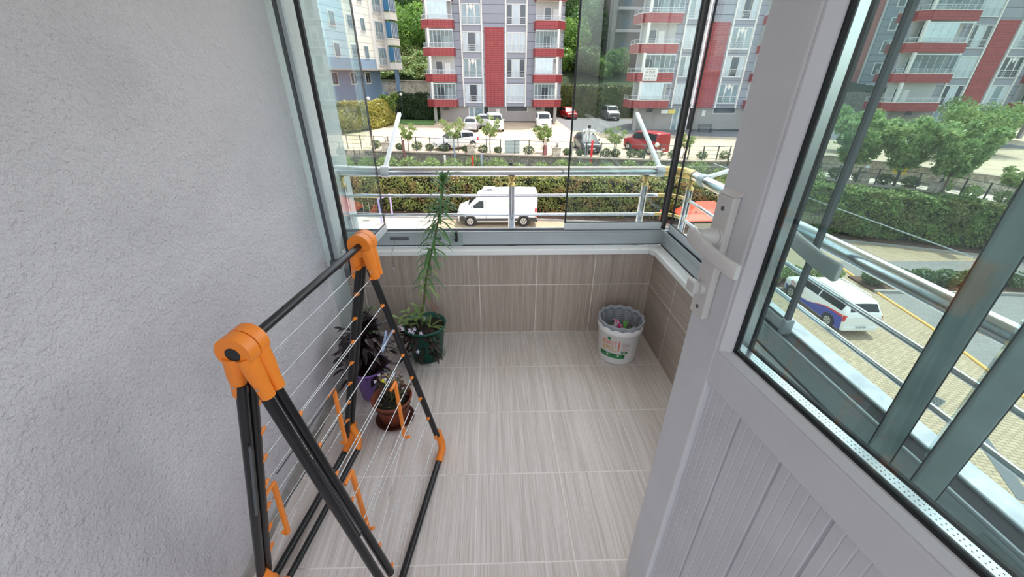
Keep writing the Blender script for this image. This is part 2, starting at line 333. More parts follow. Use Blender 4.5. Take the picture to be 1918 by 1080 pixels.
# right track closers
MB().box(1.040, -1.74, .57, 1.046, -1.62, .625).build('lock_plate', M['alu_g'], tr2, bevel=.002)
MB().box(1.010, -1.70, .58, 1.04, -1.66, .60).build('lock_knob', M['gasket'], tr2, bevel=.004)

def pane(name, label, a, b, m, win=None, z0=.645, z1=2.42, foot=False):
    """frameless sliding pane between plan points a, b with bottom rail and edge gaskets"""
    a, b = Vector((*a, 0)), Vector((*b, 0)); d = (b-a).normalized(); n = Vector((-d.y, d.x, 0))
    Z = Vector((0, 0, 1))
    o = MB().bar(a+Z*(z0+.020), b+Z*(z0+.020), .018, .040).build(name, M['alu_l'], bevel=.002)
    struct(o)
    MB().bar(a+Z*(z0+.0405), b+Z*(z0+.0405), .010, .003).build('rail_gasket', M['gasket'], o)
    MB().bar(a+Z*(z1-.02), b+Z*(z1-.02), .018, .04).build('top_rail', M['alu_l'], o)
    g = MB().bar(a+d*.006+Z*((z0+z1)/2), b-d*.006+Z*((z0+z1)/2), .008, z1-z0-.08).build('glass', m, o)
    for p, s in ((a, 1), (b, -1)):
        MB().bar(p+d*s*.004+Z*(z0+.04), p+d*s*.004+Z*(z1-.04), .009, .007, up=n).build('edge_gasket', M['gasket'], o)
    return o, d, n
pane('window_3', '', (.488, .080), (1.040, .080), M['glass'])
o, d, n = pane('window_4', '', (1.078, .040), (1.078, -.45), M['glass'])
o, d, n = pane('window_5', '', (1.078, -.465), (1.078, -.965), M['glass'])
MB().bar((1.078, -.972, .64), (1.078, -.972, 2.42), .014, .012, up=(0, 1, 0)).build('edge_profile', M['dgrey'], o)
MB().prism([(1.060, -.985, .64), (1.096, -.985, .64), (1.092, -.962, .64), (1.064, -.962, .64)], (0, 0, .055)).build('corner_cap', M['alu'], o, bevel=.003)
# corner post where the two glass walls meet
MB().box(1.050, .062, .645, 1.062, .100, 2.42).build('corner_gasket', M['gasket'], tr)
# folded panes at the left end
o, d, n = pane('window_6', '', (-.512, .085), (-.556, -.395), M['glass_t'])
MB().bar((-.557, -.403, .60), (-.557, -.403, 2.42), .014, .012, up=(0, 1, 0)).build('edge_profile', M['gasket'], o)
MB().cyl((-.575, -.385, .60), (-.575, -.385, .645), .022, 16).build('pivot_foot', M['dgrey'], o)
o = struct(MB().bar((-.672, -.258, .60), (-.672, -.258, 2.42), .020, .014, up=(0, 1, 0)).build('trim_4', M['alu'], bevel=.003))
MB().bar((-.690, -.262, .60), (-.690, -.262, 2.42), .014, .006, up=(0, 1, 0)).build('edge_gasket', M['dgrey'], o)
MB().box(-.70, -.285, .585, -.655, -.245, .63).build('end_cap', M['dgrey'], o, bevel=.004)
# folded panes at the right, behind the door: seen by their wide edge profiles
for k, (x, y, nm) in enumerate(((.953, -1.485, 'window_8'), (.962, -1.578, 'window_9'))):
    o = struct(MB().bar((x, y, .585), (x-.045+.03*k, y, 2.42), .044, .020, up=(.62, .78, 0)).build(nm, M['alu_g'], bevel=.004))
    MB().bar((x+.002, y, .585), (x-.043+.03*k, y, 2.42), .050, .004, up=(.62, .78, 0)).build('edge_gasket', M['gasket'], o)
    MB().bar((x+.02, y+.01, 1.5), (1.085, y+.10, 1.5), .008, 1.7).build('glass', M['glass_t'], o)

# ------------------------------------------------------------------ railing
rl = thing('balcony_railing', 'polished steel balcony railing with brass elbows outside the glass', 'railing', (.2, .2, .5))
zr, RX, RY = .943, 1.172, .20
MB().tube([(-1.1, RY, zr), (1.045, RY, zr)], .0265, 24).build('top_rail', M['chrome'], rl)
MB().tube([(RX, .06, zr), (RX, -3.3, zr)], .0265, 24).build('top_rail', M['chrome'], rl)
def elbow(z, r, rr, nm):
    pts = [(RX-rr+rr*math.sin(t), RY-rr+rr*math.cos(t), z) for t in [PI/2*i/8 for i in range(9)]]
    return MB().tube([(pts[0][0]-.03, pts[0][1], z)]+pts+[(pts[-1][0], pts[-1][1]-.03, z)], r, 20).build(nm, M['brass'], rl)
elbow(zr, .0275, .10, 'rail_elbow')
for z in (.807, .694):
    MB().tube([(-1.1, RY, z), (1.08, RY, z)], .0085, 12).build('lower_bar', M['chrome'], rl)
    MB().tube([(RX, .08, z), (RX, -3.3, z)], .0085, 12).build('lower_bar', M['chrome'], rl)
    elbow(z, .0095, .10, 'bar_elbow')
MB().tube([(1.0, RY, zr), (1.045, RY, zr)], .0285, 24).build('rail_collar', M['chrome'], rl)
for z in (.985,): pass
for (x, y) in ((.197, RY), (.958, RY), (RX, .10), (RX, -1.31), (RX, -2.3), (-.75, RY)):
    p = MB().tube([(x, y, .506), (x, y, .868)], .0195, 20).build('post', M['chrome'], rl)
    MB().lathe((x, y, 0), [(.021, .862), (.021, .874), (.012, .882), (.010, .892), (.017, .9), (.019, .915)], 20).build('post_neck', M['brass'], p)
    MB().lathe((x, y, 0), [(.034, .506), (.034, .511), (.021, .518)], 20).build('post_base', M['chrome'], p)
for a, b, c in (((-.500, RY+.005, .962), (-.464, .58, 1.205), (0, 1, 1)), ((1.028, RY+.005, .962), (.984, .58, 1.21), (0, 1, 1)), ((RX+.01, -.03, .96), (1.60, .20, 1.00), (1, 0, 1))):
    arm = MB().bar(a, b, .022, .016).build('drying_arm', M['whitebar'], rl, bevel=.003)
    a = Vector(a); ax = Vector((1, 0, 0)) if abs(a.x-RX) > .05 else Vector((0, 1, 0))
    c0 = Vector((a.x, RY, zr)) if ax.x else Vector((RX, a.y, zr))
    MB().tube([c0-ax*.022, c0+ax*.022], .0315, 24).build('arm_clamp', M['alu_l'], arm)
ln = MB().tube([(1.285, .10, 1.0), (1.285, -.6, 1.012), (1.285, -1.5, 1.03), (1.285, -3.2, 1.03)], .0016, 6).build('clothesline', M['whitebar'])
tag(ln, 'thin white clothesline strung along the outside of the right railing', 'clothesline')

# ------------------------------------------------------------------ door leaf
P0 = Vector((.488, -1.376, 0)); da = Vector((.13404, -.99098, 0)).normalized(); dn = Vector((-.99098, -.13404, 0)).normalized()  # dn points at the room
def D(a, z, n=0): return P0+da*a+dn*n+Vector((0, 0, z))
def dbox(mb, a0, z0, a1, z1, n0=-.055, n1=0):
    return mb.add([D(a, z, n) for z in (z0, z1) for n in (n0, n1) for a in (a0, a1)], [(0, 1, 3, 2), (4, 6, 7, 5), (0, 4, 5, 1), (2, 3, 7, 6), (0, 2, 6, 4), (1, 5, 7, 3)])
DW = .86
dr = struct(MB().build('door_1', M['door'])) if False else None
mbf = MB()
dbox(mbf, 0, .015, .097, 2.12)
dr = struct(mbf.build('door_1', M['door'], bevel=.006, seg=3))
mb = MB(); dbox(mb, DW-.092, .015, DW, 2.12); mb.build('stile', M['door'], dr, bevel=.006, seg=3)
for z0, z1, nm in ((.884, .964, 'middle_rail'), (.015, .115, 'bottom_rail'), (2.03, 2.12, 'top_rail')):
    mb = MB(); dbox(mb, .090, z0, DW-.090, z1, -.054, -.001); mb.build(nm, M['door'], dr, bevel=.005, seg=3)
# sloped glazing beads
def bead(p, q, inn, nm='glazing_bead'):
    # p,q are (a,z) ends on the frame edge; inn is the inward direction (a,z)
    pts = []
    for (a, z) in (p, q): pts.append([D(a, z, -.002), D(a+inn[0]*.004, z+inn[1]*.004, -.002), D(a+inn[0]*.018, z+inn[1]*.018, -.014), D(a+inn[0]*.018, z+inn[1]*.018, -.022)])
    MB().grid(pts, False).build(nm, M['door'], dr, solid=.001)
gb = (.097, .964, DW-.092, 2.03)
bead((gb[0], gb[1]), (gb[0], gb[3]), (1, 0)); bead((gb[0], gb[1]), (gb[2], gb[1]), (0, .45)); bead((gb[2], gb[1]), (gb[2], gb[3]), (-1, 0))
g = MB(); dbox(g, .10, .966, DW-.1, 2.025, -.024, -.020); g.build('glass', M['glass_d'], dr)
g = MB(); dbox(g, .10, .966, DW-.1, 2.025, -.044, -.040); g.build('glass', M['glass_d'], dr)
mb = MB(); dbox(mb, .114, .979, DW-.11, .982, -.040, -.024); dbox(mb, .121, .979, .124, 2.02, -.040, -.024); sp_ = mb.build('glass_spacer', M['spacer'], dr)
mb = MB()
for i in range(110):
    for n in (-.029, -.035): dbox(mb, .126+i*.0058, .982, .1276+i*.0058, .9822, n-.0006, n+.0006)
mb.build('spacer_holes', M['dgrey'], sp_)
mb = MB(); dbox(mb, .109, .963, DW-.1, .976, -.0235, -.0185); dbox(mb, .109, .963, .1195, 2.02, -.0235, -.0185); dbox(mb, .109, .963, DW-.1, .984, -.050, -.0441); dbox(mb, .109, .963, .1265, 2.02, -.050, -.0441); dbox(mb, .100, .955, .104, 2.03, -.048, -.022); dbox(mb, .1, .953, DW-.1, .9575, -.048, -.024); mb.build('glass_gasket', M['gasket'], dr)
# ribbed lower panel (vertical boards, in a shallow recess)
rows = [[], []]
a = .088
prof = []
while a < DW-.088:
    for k in range(5):
        prof += [(a+.002, 0), (a+.0165, 0), (a+.0185, -.0009)]; a += .0185
    prof += [(a+.0005, -.004), (a+.0022, -.004)]; a += .004
for (a, n) in prof: rows[0].append(D(a, .112, -.013+n)); rows[1].append(D(a, .876, -.013+n))
MB().grid(rows, False).build('ribbed_panel', M['door2'], dr)
g = MB(); dbox(g, .085, .11, DW-.085, .88, -.045, -.030); g.build('panel_back', M['door'], dr)
g = MB(); dbox(g, .0915, .112, .094, .876, -.0185, -.004); g.build('panel_seal', M['gasket'], dr)
# handle set
hp = MB(); dbox(hp, .012, 1.006, .054, 1.246, 0, .015); hp = hp.build('handle_plate', M['handle'], dr, bevel=.004, seg=3)
MB().prism([D(.012, 1.246, .015), D(.012, 1.246, 0), D(.012, 1.254, 0)], da*.042).build('plate_cap', M['handle'], hp)
for z in (1.222, 1.026): MB().cyl(D(.033, z, .0145), D(.033, z, .0156), .0042, 14).build('screw', M['dgrey'], hp)
MB().cyl(D(.033, 1.172, .014), D(.033, 1.172, .019), .0195, 28).build('rosette', M['handle'], hp)
def lever(parent, path, nm='lever'):
    # flat grip with a rounded-rectangle section; path = (along, height, stand-off, half height, half thickness)
    rows = []
    for i, (a, z, n, hz, hn) in enumerate(path):
        p0 = path[max(i-1, 0)]; p1 = path[min(i+1, len(path)-1)]
        t = (D(p1[0], p1[1], p1[2])-D(p0[0], p0[1], p0[2])).normalized(); u = Vector((0, 0, 1)); w = t.cross(u).normalized(); u = w.cross(t)
        c = D(a, z, n); r = []
        for k in range(16):
            th = 2*PI*k/16; cx, sx_ = math.cos(th), math.sin(th)
            r.append(c+w*hn*math.copysign(abs(cx)**.55, cx)+u*hz*math.copysign(abs(sx_)**.55, sx_))
        rows.append(r)
    mb = MB().grid(rows, True, True); mb.add(rows[0], [tuple(range(16))]); mb.add(rows[-1], [tuple(range(15, -1, -1))])
    return mb.build(nm, M['handle'], parent)
MB().tube([D(.033, 1.172, .010), D(.033, 1.172, .030), D(.030, 1.173, .050)], [.0165, .0155, .013], 24).build('lever_neck', M['handle'], hp)
lever(hp, [(.014, 1.175, .050, .009, .005), (.019, 1.175, .055, .0125, .0065), (.032, 1.174, .059, .0145, .0075), (.055, 1.167, .057, .0125, .0075), (.085, 1.160, .054, .012, .007), (.115, 1.155, .051, .0125, .0065), (.140, 1.153, .049, .0135, .006), (.143, 1.153, .049, .0115, .004)])
th = MB().cyl(D(.033, 1.066, .014), D(.033, 1.066, .024), .012, 20)
dbox(th, .012, 1.056, .038, 1.080, .022, .036); th.build('thumb_turn', M['handle'], hp, bevel=.003)
ho = MB(); dbox(ho, .010, 1.006, .050, 1.246, -.066, -.055); ho = ho.build('outer_handle_plate', M['handle'], dr, bevel=.004)
MB().tube([D(.033, 1.172, -.064), D(.033, 1.172, -.104)], [.0165, .014], 24).build('lever_neck', M['handle'], ho)
lever(ho, [(.012, 1.177, -.106, .0135, .006), (.030, 1.178, -.110, .0145, .0075), (.060, 1.176, -.110, .0135, .0075), (.095, 1.168, -.107, .013, .007), (.140, 1.160, -.102, .014, .0065), (.175, 1.157, -.099, .0155, .006), (.178, 1.157, -.099, .013, .004)])

# ------------------------------------------------------------------ drying rack
Hn, Hf = Vector((-.428, -1.418, .943)), Vector((-.341, -.876, .943))
ra = (Hf-Hn).normalized(); rb = Vector((ra.y, -ra.x, 0))
rk = thing('clothes_drying_rack', 'folding black and orange clothes drying rack standing along the left plaster wall', 'drying rack', (-.385, -1.147, 0))
RT = .0118
foot = {1: .190, -1: -.215}
def RP(s, side, t, out=0, z0=.025):   # s along axis 0 near..1 far, t 0 hinge..1 foot
    h = Hn.lerp(Hf, s); f = h+rb*foot[side]; f.z = z0
    return h.lerp(f, t)+rb*out
L_ = (Hf-Hn).length
MB().tube([Hn+ra*.03, Hf+ra*.02], .0105, 20).build('top_bar', M['black'], rk)
# (end, knuckle offset along the axis, {side: position of the tube foot along the axis})
TUBE = {}
for nm_, H, k, off, feet in (('near', Hn, 0, .014, {1: .020, -1: -.020}), ('near', Hn, 1, .044, {1: .092, -1: .030}), ('far', Hf, 1, .014, {1: 1.035, -1: .955}), ('far', Hf, 0, .044, {1: None, -1: 1.03})):
    c = H+ra*off
    kn = MB().tube([c-ra*.0135, c+ra*.0135], .0375, 36).build('hinge_knuckle', M['orange'], rk, bevel=.003, seg=3)
    for side in (1, -1):
        d = (RP(0, side, 1)-RP(0, side, 0)).normalized()
        outs = side*(.015 if k else .011)
        b0 = c+rb*outs+d*.012; b1 = c+rb*(outs*.5)+d*.118
        MB().tube([b0, b0.lerp(b1, .45), b0.lerp(b1, .7), b1], [.020, .0185, .0155, .0148], 20).build('leg_sleeve', M['orange'], kn)
        MB().cyl(c+d*.088-ra*.0160+rb*outs*.6, c+d*.088+ra*.0160+rb*outs*.6, .0032, 10).build('rivet', M['wire'], kn)
        if feet[side] is not None:
            e0 = c+d*.0; e1 = RP(feet[side], side, .93 if k == 0 else .92); TUBE[nm_, k, side] = (e0, e1)
            MB().tube([e0.lerp(e1, .1), e1], RT, 16).build('leg' if k == 0 or side == 1 and H is Hf else 'wing_tube', M['black'], rk)
MB().cyl(Hn-ra*.0005, Hn+ra*.004, .0155, 24).build('end_cap', M['black'], rk)
for side in (1, -1):
    # floor bars with orange elbows
    fn, ff = RP(0, side, 1)-ra*.034, RP(1, side, 1)+ra*.034
    fn.z = ff.z = .016
    MB().tube([fn+ra*.05, ff-ra*.05], RT, 16).build('foot_bar', M['black'], rk)
    inn = -side*.055
    MB().tube([fn+ra*.05+rb*inn+Vector((0, 0, .012)), ff-ra*.05+rb*inn+Vector((0, 0, .012))], .0105, 16).build('wing_end_bar', M['black'], rk) if side == -1 else None
    for s_, q, sg in ((0, fn, 1), (1, ff, -1)):
        lg = RP(s_, side, .91)-ra*(sg*.034)
        MB().tube([lg, q.lerp(lg, .35)+ra*sg*.0+Vector((0, 0, 0)), q+ra*sg*.012+Vector((0, 0, .006)), q+ra*sg*.075], [.0148, .0155, .0158, .0142], 18).build('foot_elbow', M['orange'], rk)
        if side == -1:
            MB().tube([RP(s_, side, .88)-ra*(sg*.004), RP(s_, side, .95)-ra*(sg*.004)+rb*(inn*.7), q+ra*sg*.06+rb*inn+Vector((0, 0, .012))], [.0135, .015, .013], 16).build('foot_elbow', M['orange'], rk)
    # wires with clips
    for i in range(8):
        t = (.120+.113*i) if side == 1 else (.082+.1035*i)
        (n0, n1), (f0, f1) = TUBE['near', 1, side], TUBE['far', 1, side]
        a0, a1 = n0.lerp(n1, t/.92)+ra*.013, f0.lerp(f1, t/.92)-ra*.013
        if side == -1: a0 += rb*.006; a1 += rb*.004
        w = MB().tube([a0+ra*.008, a0.lerp(a1, .5)-Vector((0, 0, .0015)), a1-ra*.008], .0016, 8).build('wire', M['wire'], rk)
        for q, sg in ((a0, 1), (a1, -1)):
            MB().tube([q-ra*sg*.012, q-ra*sg*.002, q+ra*sg*.012], [.0075, .0070, .0028], 12).build('wire_clip', M['orange'], w)
    # thicker bent wires of the folded wing
    for t in (.50, .69):
        MB().tube([RP(.13, side, t)+rb*(-side*.016), RP(.88, side, t-.01)+rb*(-side*.016)], .0020, 8).build('wing_wire', M['dwire'] if side == -1 else M['wire'], rk)
    # orange support arms hanging from the wires
    arms = ((.208, .520, .205, .0), (.830, .503, .212, .0)) if side == 1 else ((.125, .538, .215, -.022), (.721, .50, .222, -.010))
    for s_, t0, z1, lean in arms:
        a0 = RP(s_, side, t0)+rb*(-side*.006); a1 = Vector((a0.x, a0.y, z1))+rb*lean
        ar = MB().bar(a0, a1, .010, .013, up=ra).build('support_arm', M['orange'], rk, bevel=.0015)
        MB().tube([a0+ra*.004-Vector((0, 0, .002)), a0-ra*.040-Vector((0, 0, .002))], .0052, 12).build('arm_hook', M['orange'], ar)
        MB().tube([a1-Vector((0, 0, .0)), a1+rb*side*.008+Vector((0, 0, -.006)), a1+rb*side*.020+Vector((0, 0, .004))], .0052, 12).build('arm_hook', M['orange'], ar)
# long flat bracket between the near legs
q0, q1 = RP(.052, 1, .36), RP(.052, 1, .68)
MB().tube([q0, q1, q1+ra*.010+Vector((0, 0, .004)), q0+ra*.010], .0030, 10).build('lock_rod', M['dgrey'], rk)
q0, q1 = RP(0, -1, .28)-ra*.006+rb*.016, RP(0, -1, .55)-ra*.012+rb*.014
MB().tube([q0, q1], .0035, 10).build('lock_rod', M['dgrey'], rk)

# ------------------------------------------------------------------ clothes peg on the rack
M['pegblue'] = mat('pale_blue_plastic', (.36, .46, .66), .4)
def peg(nm, label, c, ax, up, m, parent=None, group=None, ln=.07):
    c, ax, up = Vector(c), nrm(ax), nrm(up); sd = ax.cross(up)
    o = thing(nm, label, 'clothes peg', c, group=group)
    for s in (1, -1):
        MB().grid([[c+ax*(x*ln)+up*(s*h)+sd*w for w in (-.0045, .0045)] for x, h in ((-.5, .0025), (-.30, .0030), (-.05, .0045), (.15, .0065), (.5, .0135))], False).build('jaw', m, o, solid=.0028)
    MB().tube([c+sd*.0055-up*.005, c+sd*.0055+up*.005, c-sd*.0055+up*.005, c-sd*.0055-up*.005], .0009, 6).build('spring', M['wire'], o)
    return o
pw = RP(.905, 1, .120+.113*2.0)
peg('clothes_peg', 'pale blue plastic clothes peg clipped on a wire of the drying rack', pw+Vector((-.004, 0, .0)), ra*.55+Vector((.25, 0, .75)), rb+Vector((0, 0, .2)), M['pegblue'], ln=.075)

# ------------------------------------------------------------------ bucket with basket and pegs
M['bucket'] = mat('white_bucket_plastic', (.80, .80, .80), .35)
M['basket'] = mat('grey_basket_plastic', (.30, .32, .36), .4)
M['lab_g'] = mat('label_green', (.03, .22, .07), .4); M['lab_r'] = mat('label_red', (.75, .13, .04), .4); M['lab_o'] = mat('label_ochre', (.70, .36, .03), .4); M['lab_x'] = mat('label_grey_red', (.42, .22, .20), .5)
BC = Vector((.779, -.250, 0))
bk = thing('plastic_bucket', 'white plastic bucket with orange and green label standing by the far right corner', 'bucket', BC)
MB().lathe(BC, [(.0, .002), (.100, .002), (.104, .008), (.116, .195), (.121, .197), (.123, .203), (.122, .232), (.118, .234), (.1155, .23), (.101, .012), (0, .010)], 56).build('body', M['bucket'], bk)
def cyl_patch(nm, m, a0, a1, z0, z1, parent, n=14, wave=0):
    rows = []
    for z in (z0, z1):
        r = .104+(z-.008)/.187*.012+.0009
        rows.append([BC+Vector((r*math.cos(a0+(a1-a0)*i/n), r*math.sin(a0+(a1-a0)*i/n), z)) for i in range(n+1)])
    return MB().grid(rows).build(nm, m, parent)
A0 = R(-160); A1 = R(-84)
lb = cyl_patch('label_band', M['lab_g'], A0, A1, .046, .076, bk)
for i in range(5):
    a = A0+(A1-A0)*(.14+.2*i); cyl_patch('band_mark', M['bucket'] if i % 2 else M['black'], a-.045, a+.045, .061, .070, lb, 3).location += Vector((math.cos(a), math.sin(a), 0))*.0006
def ctext(s, a, z, size, m, parent, sx=1):
    r = .104+(z-.008)/.187*.012+.0016
    # bend each letter onto the bucket
    w = size*.60*sx
    for i, ch in enumerate(s):
        aa = a+(i-(len(s)-1)/2)*w/r
        text('letter', ch, size, m, BC+Vector((r*math.cos(aa), r*math.sin(aa), z)), (R(87), 0, aa+PI/2), parent, .0003, sx=sx)
ctext('KUVVET', R(-132), .143, .036, M['lab_r'], lb, .62)
ctext('KÖPESİ', R(-132), .107, .039, M['lab_o'], lb, .58)
cyl_patch('logo_bar', M['lab_r'], R(-106.5), R(-103.5), .092, .162, lb, 3)
for i in range(7): cyl_patch('print_line', M['lab_x'], R(-98), R(-98+(17, 25, 27, 17, 21, 27, 16)[i]), .150-i*.0095, .1525-i*.0095, lb, 6)
for a, r_, z in ((R(-134), .010, .172), (R(-93), .0075, .087), (R(-82), .0085, .088)):
    rr = .104+(z-.008)/.187*.012+.001; c = BC+Vector((rr*math.cos(a), rr*math.sin(a), z)); MB().disc(c, r_, (math.cos(a), math.sin(a), .06), 20).build('badge', M['lab_g'], lb)
bs = thing('plastic_basket', 'scalloped grey plastic peg basket sitting inside the white bucket', 'basket', BC+Vector((0, 0, .12)))
rim = MB(); rows = []
for rr, z in ((.119, .222), (.1215, .236), (.1235, .252), (.120, .2555), (.114, .250), (.108, .235)):
    rows.append([BC+Vector((rr*math.cos(a)*(1+.018*math.cos(14*a)), rr*math.sin(a)*(1+.018*math.cos(14*a)), z+.004*math.cos(14*a))) for a in [2*PI*j/112 for j in range(112)]])
rim.grid(rows, True, True).build('rim', M['basket'], bs, solid=.0015)
w = MB()
for k in range(9):
    z = .232-k*.011; r_ = .108-k*.0018; w.lathe(BC, [(r_, z), (r_+.002, z+.003), (r_, z+.0055)], 56)
for j in range(14):
    a = 2*PI*(j+.5)/14; p = BC+Vector((math.cos(a)*.109, math.sin(a)*.109, .24)); q = BC+Vector((math.cos(a)*.090, math.sin(a)*.090, .125)); w.bar(p, q, .014, .003, up=(math.cos(a), math.sin(a), 0))
w.lathe(BC, [(0, .126), (.091, .126), (.091, .13)], 40).build('slatted_wall', M['basket'], bs)
M['white'] = mat('white_plastic', (.78, .78, .78), .4)
pc = [(M['white'], 'white'), (mat('peg_magenta', (.75, .04, .28), .35), 'magenta pink'), (mat('peg_red', (.72, .02, .04), .35), 'red'), (mat('peg_green', (.16, .60, .08), .35), 'bright green'), (mat('peg_dkgreen', (.03, .26, .05), .35), 'dark green'), (mat('peg_pale', (.62, .80, .74), .35), 'pale mint'), (mat('peg_pink', (.80, .30, .50), .35), 'light pink')]
for i, (dx, dy, dz, ax) in enumerate(((-.040, -.030, .205, (.3, .2, .9)), (-.018, -.035, .212, (-.3, .5, .8)), (-.028, -.052, .196, (1, .2, .2)), (.012, -.040, .208, (.1, .3, .9)), (.028, -.052, .198, (.6, -.3, .6)), (.050, -.050, .198, (.9, .3, .3)), (-.008, -.010, .210, (-.6, .4, .6)))):
    peg('clothes_peg', pc[i][1]+' plastic clothes peg lying in the grey basket of the bucket', BC+Vector((dx, dy, dz)), ax, (.3, -1, .4), pc[i][0], group='pegs in the bucket basket', ln=.072)
mb = MB()
for i in range(38):
    c = BC+Vector((random.uniform(-.06, .06), random.uniform(-.06, .06), random.uniform(.13, .178))); d = nrm((random.gauss(0, 1), random.gauss(0, 1), random.gauss(0, .4))); mb.bar(c-d*.028, c+d*.028, .009, .006)
ps = mb.build('clothes_pegs', mat('peg_mix', (.10, .14, .12), .5, var_col=(.45, .30, .30), vscale=22)); tag(ps, 'heap of assorted clothes pegs filling the bottom of the grey basket', 'clothes pegs', kind='stuff')

# ------------------------------------------------------------------ pot plants
M['soil'] = mat('potting_soil', (.030, .022, .016), .95, bump=1, bscale=120, var=.5, vscale=60)
M['pot_green'] = mat('dark_green_pot', (.012, .10, .07), .35); M['pot_purple'] = mat('lilac_pot', (.25, .14, .46), .4); M['pot_brown'] = mat('terracotta_pot', (.23, .055, .025), .5, var=.2, vscale=20)
M['pot_black'] = mat('black_pot', (.012, .012, .013), .5)
M['saucer_w'] = mat('white_saucer', (.62, .62, .58), .45); M['saucer_b'] = mat('brown_saucer', (.10, .028, .018), .5)
M['lily'] = leaf_mat('lily_leaf', (.055, .16, .05), (.14, .29, .09), rough=.4); M['lily2'] = leaf_mat('pale_green_leaf', (.22, .36, .10), (.36, .46, .16), rough=.4)
M['stem'] = mat('green_brown_stem', (.12, .15, .05), .6, var=.3, vscale=30); M['dry'] = mat('withered_red_leaf', (.32, .07, .035), .7)
M['aeon'] = leaf_mat('black_purple_leaf', (.010, .005, .008), (.030, .012, .016), rough=.3, trans=.05); M['aeon2'] = leaf_mat('dark_green_purple_leaf', (.015, .025, .012), (.05, .022, .025), rough=.4, trans=.1)
M['flower'] = mat('pale_lilac_petal', (.74, .66, .82), .6); M['pinkbud'] = mat('salmon_bud', (.60, .25, .16), .6); M['spot'] = leaf_mat('speckled_leaf', (.04, .12, .05), (.55, .62, .45), rough=.5)
def pot(c, r0, r1, h, m, root, ribs=24, lip=.014, wall=.004):
    def wob(i, a, r, z): return (r*(1+(.012*math.cos(ribs*a) if 1 <= i <= 2 else 0)), z)
    return MB().lathe(c, [(0, .003), (r0, .003), (r0+(r1-r0)*.82, h-lip), (r1+.001, h-lip+.001), (r1+.004, h-.002), (r1+.002, h), (r1-wall, h-.002), (r0-wall, .012), (0, .012)], 96, wob=wob).build('pot', m, root)
def soil(c, r, z, root): return MB().lathe(c, [(0, z+.006), (r*.5, z+.003), (r, z)], 32).build('soil', M['soil'], root)
def saucer(nm, c, r, m, label): 
    o = MB().lathe(c, [(0, .001), (r*.86, .001), (r, .016), (r-.003, .017), (r*.84, .004), (0, .004)], 48).build(nm, m, loc=c); tag(o, label, 'saucer'); return o
# lily in the green pot
GC = Vector((-.300, -.215, 0)); saucer('plant_saucer', GC, .108, M['saucer_w'], 'off-white saucer under the dark green flowerpot')
GB = GC+Vector((0, 0, .006))
gp = thing('potted_lily', 'tall narrow-leaved lily in a dark green ribbed pot in front of the far tiled wall', 'potted plant', GB)
pot(GB, .082, .114, .215, M['pot_green'], gp); soil(GB, .108, .188, gp)
stem = [Vector(p) for p in ((-.318, -.20, .19), (-.312, -.195, .26), (-.290, -.19, .36), (-.268, -.19, .48), (-.236, -.19, .60), (-.205, -.19, .70), (-.178, -.19, .80), (-.158, -.19, .88), (-.146, -.19, .95), (-.138, -.19, 1.0))]
MB().tube(stem, [.0075, .0072, .0068, .0062, .0056, .005, .0045, .004, .0032, .0025], 10).build('stem', M['stem'], gp)
def along(pts, t):
    k = t*(len(pts)-1); i = min(int(k), len(pts)-2); return pts[i].lerp(pts[i+1], k-i)
lv = MB(); l2 = MB()
random.seed(3)
for i in range(150):
    t = .26+.74*(i/150)**.85; p = along(stem, t); a = i*2.4+random.uniform(-.3, .3)
    ln = (.105 if t < .75 else .105-(t-.75)*.16)*random.uniform(.75, 1.1); up = .55 if t < .8 else .9+2*(t-.8)
    (l2 if t < .42 and random.random() < .5 else lv).leaf(p, (math.cos(a), math.sin(a), up*random.uniform(.5, 1)), ln*1.1, .0115, droop=random.uniform(.55, 1.0) if t < .85 else .2, seg=6)
for i in range(16):
    a = i*2.4; lv.leaf(stem[-1]-Vector((0, 0, .02)), (math.cos(a)*.5, math.sin(a)*.5, .8), .05, .012, .05)
lv.build('leaves', M['lily'], gp); l2.build('pale_leaves', M['lily2'], gp)
MB().leaf(stem[1]+Vector((.01, 0, .13)), (.5, 0, -.3), .12, .006, .6).leaf(stem[2], (.4, -.2, -.2), .10, .006, .7).leaf(stem[1]+Vector((.012, 0, .1)), (.2, .1, -.5), .09, .005, .5).build('withered_leaves', M['dry'], gp)
sh = MB()
for k in range(3):
    b = GB+Vector((-.05+.02*k, -.03+.02*k, .19)); tip = b+Vector((-.08+.03*k, -.02, .10+.03*k)); sh.tube([b, b.lerp(tip, .5)+Vector((.01, 0, .01)), tip], .0022, 6)
    for j in range(8):
        a = j*2.2+k; sh.leaf(b.lerp(tip, .35+.65*j/8), (math.cos(a), math.sin(a), .6), .055, .018, .35)
for j in range(5): sh.leaf(GB+Vector((.03, -.02, .20)), (.9-.3*j, -.3+.2*j, .25), .11, .010, .35, seg=6)
sh.build('side_shoots', M['lily2'], gp)
sp2 = MB()
for j in range(16):
    a = j*.75; sp2.leaf(GB+Vector((.005, .02, .195)), (math.cos(a)*.6, math.sin(a)*.6, .9), random.uniform(.05, .09), .024, .2)
sp2.build('speckled_leaves', M['spot'], gp)
ds = MB()
for j in range(170):
    a = random.uniform(PI*.85, PI*1.75); r_ = random.uniform(.05, .13); z = .20-max(0, r_-.09)*3.2*random.uniform(.5, 1.2)
    ds.leaf(GB+Vector((math.cos(a)*r_, math.sin(a)*r_, z)), (math.cos(a), math.sin(a), random.uniform(-.5, .6)), random.uniform(.03, .055), .018, .4)
ds.build('trailing_leaves', M['aeon2'], gp)
